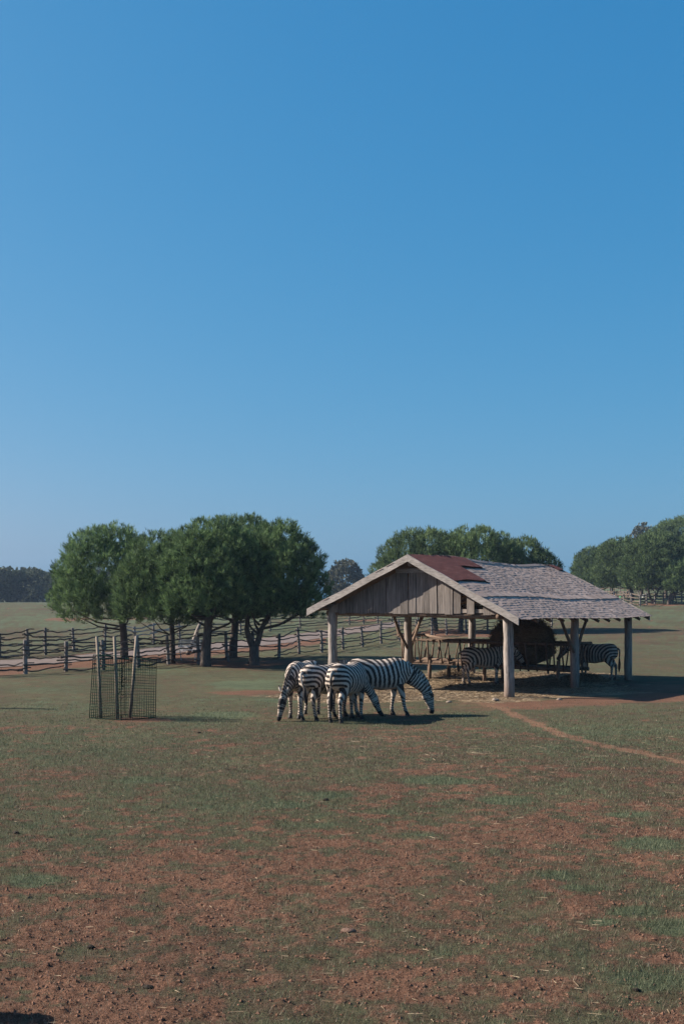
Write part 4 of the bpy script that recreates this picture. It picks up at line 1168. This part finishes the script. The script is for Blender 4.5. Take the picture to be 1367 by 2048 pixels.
MB().tube([Vector((0, 0, -.05)), v * .4 + Vector((.04, 0, 0)), v * .75, v], [.11, .10, .09, .07], 8, rough=.12).build('log_pole', M['post'], log, smooth=True)
st_ = v * .62
MB().tube([st_, st_ + Vector((.18, -.1, .22))], [.035, .015], 5).build('stub', M['post'], log)

# ------------------------------------------------------------------ people on the rise
def person(label, loc, yaw, h, shirt, trousers, hair=(.03, .022, .018), step=.12, arm=.1):
    root = empty('person', loc, yaw); tag(root, label, 'person', 'people on the rise'); root.scale = (h / 1.72,) * 3
    mb = MB(); lat = Vector((0, 1, 0))
    mb.loft([((0, 0, .86), .10, .08), ((0, 0, .94), .165, .11), ((0, 0, 1.08), .145, .10), ((.01, 0, 1.25), .175, .115), ((0, 0, 1.38), .195, .10), ((0, 0, 1.45), .10, .06), ((.0, 0, 1.49), .055, .055), ((.01, 0, 1.54), .058, .062), ((.02, 0, 1.62), .074, .092), ((.01, 0, 1.69), .058, .07), ((.0, 0, 1.72), .02, .02)], 14)
    for sg, s in ((1, step), (-1, -step)):
        mb.loft([((0, sg * .09, .95), .09, .10), ((s * .5, sg * .09, .70), .075, .085), ((s * .75 + .02, sg * .09, .48), .055, .06), ((s * .95, sg * .09, .28), .05, .055), ((s, sg * .09, .09), .038, .042), ((s + .01, sg * .09, .05), .04, .045)], 10)
        mb.loft([((s - .06, sg * .09, .045), .035, .04), ((s + .03, sg * .09, .045), .042, .042), ((s + .15, sg * .095, .03), .035, .028)], 8)
        mb.loft([((0, sg * .17, 1.38), .05, .055), ((-s * .3, sg * .215, 1.20), .043, .045), ((-s * .5, sg * .225, 1.07), .036, .038), ((-s * .5 + arm, sg * .22, .90), .030, .032), ((-s * .5 + arm * 1.4, sg * .21, .80), .028, .036), ((-s * .5 + arm * 1.5, sg * .20, .73), .015, .022)], 8)
    me = remeshed(mb, .022, 'body', 2)
    co = np.zeros(len(me.vertices) * 3, np.float32); me.vertices.foreach_get('co', co); co = co.reshape(-1, 3); x, y, z = co.T
    c = np.tile(np.array(shirt), (len(co), 1))
    c[(z < .93) & (np.abs(y) < .185)] = trousers; c[(z < .075)] = (.05, .045, .04)
    c[(np.abs(y) > .185) & (z < 1.22)] = (.35, .21, .15); c[z > 1.46] = (.35, .21, .15); c[(z > 1.60) & ((x < .045) | (z > 1.675))] = hair
    at = me.attributes.new('coat', 'FLOAT_COLOR', 'POINT'); at.data.foreach_set('color', np.concatenate([c, np.ones((len(c), 1))], 1).astype(np.float32).reshape(-1))
    link('body', me, M['coat'], root); return root
def on(px, py, d):
    X = (px - 683.5) / FPX * d; return (X, d, tz(X, d))
person('person in a dark shirt and pale jeans at the fence on the rise', on(1227, 1200, 158), R(200), 1.75, (.03, .035, .045), (.35, .38, .45))
person('person in a black shirt beside a pushchair on the rise', on(1254, 1200, 156), R(180), 1.78, (.012, .012, .014), (.05, .05, .055), arm=.2)
person('small child in bright green beside the fence on the rise', on(1239, 1200, 155), R(190), 1.05, (.05, .32, .17), (.06, .20, .12))
person('person in dark clothes walking by a trunk near the picture edge', on(1348, 1200, 152), R(160), 1.78, (.02, .025, .04), (.03, .03, .04), step=.2)
pc = on(1284, 1200, 154)
push = empty('pushchair', pc, R(190)); tag(push, 'grey pushchair standing among the fence poles on the rise', 'pushchair')
hood = MB()
hv = []
for i in range(7):
    a = math.pi * i / 6
    for j in range(5):
        b = math.pi * (j / 4 - .5)
        hv.append((-.05 - math.sin(a) * .38 * math.cos(b) + .1, math.sin(b) * .26, .72 + math.cos(a * .5) * .38 * math.cos(b)))
hf = [(i * 5 + j, i * 5 + j + 1, i * 5 + j + 6, i * 5 + j + 5) for i in range(6) for j in range(4)]
hood.add(hv, hf).build('hood', M['grey_slat'], push)
MB().box((.08, 0, .50), (.36, .24, .10)).build('seat', M['black'], push)
MB().tube([(.35, 0, .12), (-.2, 0, .6), (-.55, 0, 1.05)], .02, 6).build('frame', M['white_metal'], push)
MB().tube([(-.55, -.24, 1.05), (-.55, .24, 1.05)], .018, 6).build('handlebar', M['black'], push)
for wx, wy in ((.38, .22), (.38, -.22), (-.25, .26), (-.25, -.26)):
    MB().tube([(wx, wy - .02, .12), (wx, wy + .02, .12)], .12, 12).build('wheel', M['black'], push)
    MB().tube([(wx, wy * .5, .12), (-.1, wy, .5)], .014, 5).build('strut', M['white_metal'], push)

# ------------------------------------------------------------------ stones and dung
def lump(name, label, cat, px, py, r, mat, group, flat=.6):
    p = P(px, py); z = float(gheight(np.array([p.x]), np.array([p.y]))[0]); vv = []; nu, nv = 12, 7
    sd = px * .37
    for i in range(nv):
        th = math.pi * i / (nv - 1)
        for j in range(nu):
            ph = 2 * math.pi * j / nu; q = r * (.75 + .5 * float(vnoise(math.cos(ph) * 1.4 + sd, math.sin(ph) * 1.4 + i * .6, 3)))
            vv.append((math.sin(th) * math.cos(ph) * q * 1.3, math.sin(th) * math.sin(ph) * q, math.cos(th) * q * flat))
    o = link(name, grid_mesh(name, np.array(vv), nv, nu, wrap=True), mat, loc=(p.x, p.y, z + r * flat * .4)); tag(o, label, cat, group); return o
lump('stone', 'flat reddish stone lying mid-meadow below the front zebra', 'stone', 697, 1866, .042, M['red_stone'], 'stones on the meadow', .45)
lump('stone', 'pale stone on the soil in front of the barn, beside the lone post', 'stone', 990, 1402, .09, M['stone'], 'stones on the meadow')
lump('stone', 'small pale stone on the red soil past the lone barn post', 'stone', 1117, 1400, .06, M['stone'], 'stones on the meadow')
lump('stone', 'pale stone in the straw between the grazing zebras and barn', 'stone', 897, 1405, .06, M['stone'], 'stones on the meadow')
for k, (px, py, r_, lab) in enumerate(((296, 1977, .045, 'black dung lump low in the picture, left of centre'), (182, 1901, .04, 'dark dung lump on the near soil toward the left'), (298, 1872, .03, 'small dark dung lump among dry grass'),
                          (32, 1667, .05, 'dark dung lump near the left picture edge'), (1272, 1978, .035, 'dark clod at the foot of the big green tuft'), (398, 1467, .06, 'dark dung lump in the grass beyond the wire guard'), (652, 1600, .05, 'dark dung lump at the edge of the red patch'))):
    lump('dung', lab, 'dung', px, py, r_ * .62, M['dung'], 'dung on the meadow')
# two unseen posts added outside the frame for the shadows they cast into it
for (px_, py_), (r_, h_), lab in (((-3.55, 7.72), (.13, 1.10), 'thick wooden post added just outside the near corner to cast the corner shadow'),
                                  ((-8.75, 28.9), (.10, 1.25), 'thin wooden post added outside the frame for its shadow, level with the wire guard')):
    po = MB().tube([(0, 0, -.2), (.01, 0, h_ * .5), (.0, .01, h_)], [r_ * 1.05, r_, r_ * .95], 10, rough=.08).build('shadow_post', M['fpost'], loc=(px_, py_, tz(px_, py_)), smooth=True)
    tag(po, lab, 'post', 'added shadow posts outside the frame')

# ------------------------------------------------------------------ haze
hz = MB().box((0, 140, 9.5), (400, 400, 11.5)).mesh('haze')
hm = bpy.data.materials.new('haze'); hm.use_nodes = True; hm.node_tree.nodes.clear()
ho = hm.node_tree.nodes.new('ShaderNodeOutputMaterial'); hvv = hm.node_tree.nodes.new('ShaderNodeVolumePrincipled')
hvv.inputs['Color'].default_value = (.50, .70, 1.0, 1); hvv.inputs['Density'].default_value = 0.00021; hvv.inputs['Anisotropy'].default_value = 0.2
hm.node_tree.links.new(hvv.outputs[0], ho.inputs['Volume'])
hob = link('haze', hz, hm); tag(hob, 'thin pale blue haze over the far fields', 'haze', kind='stuff')
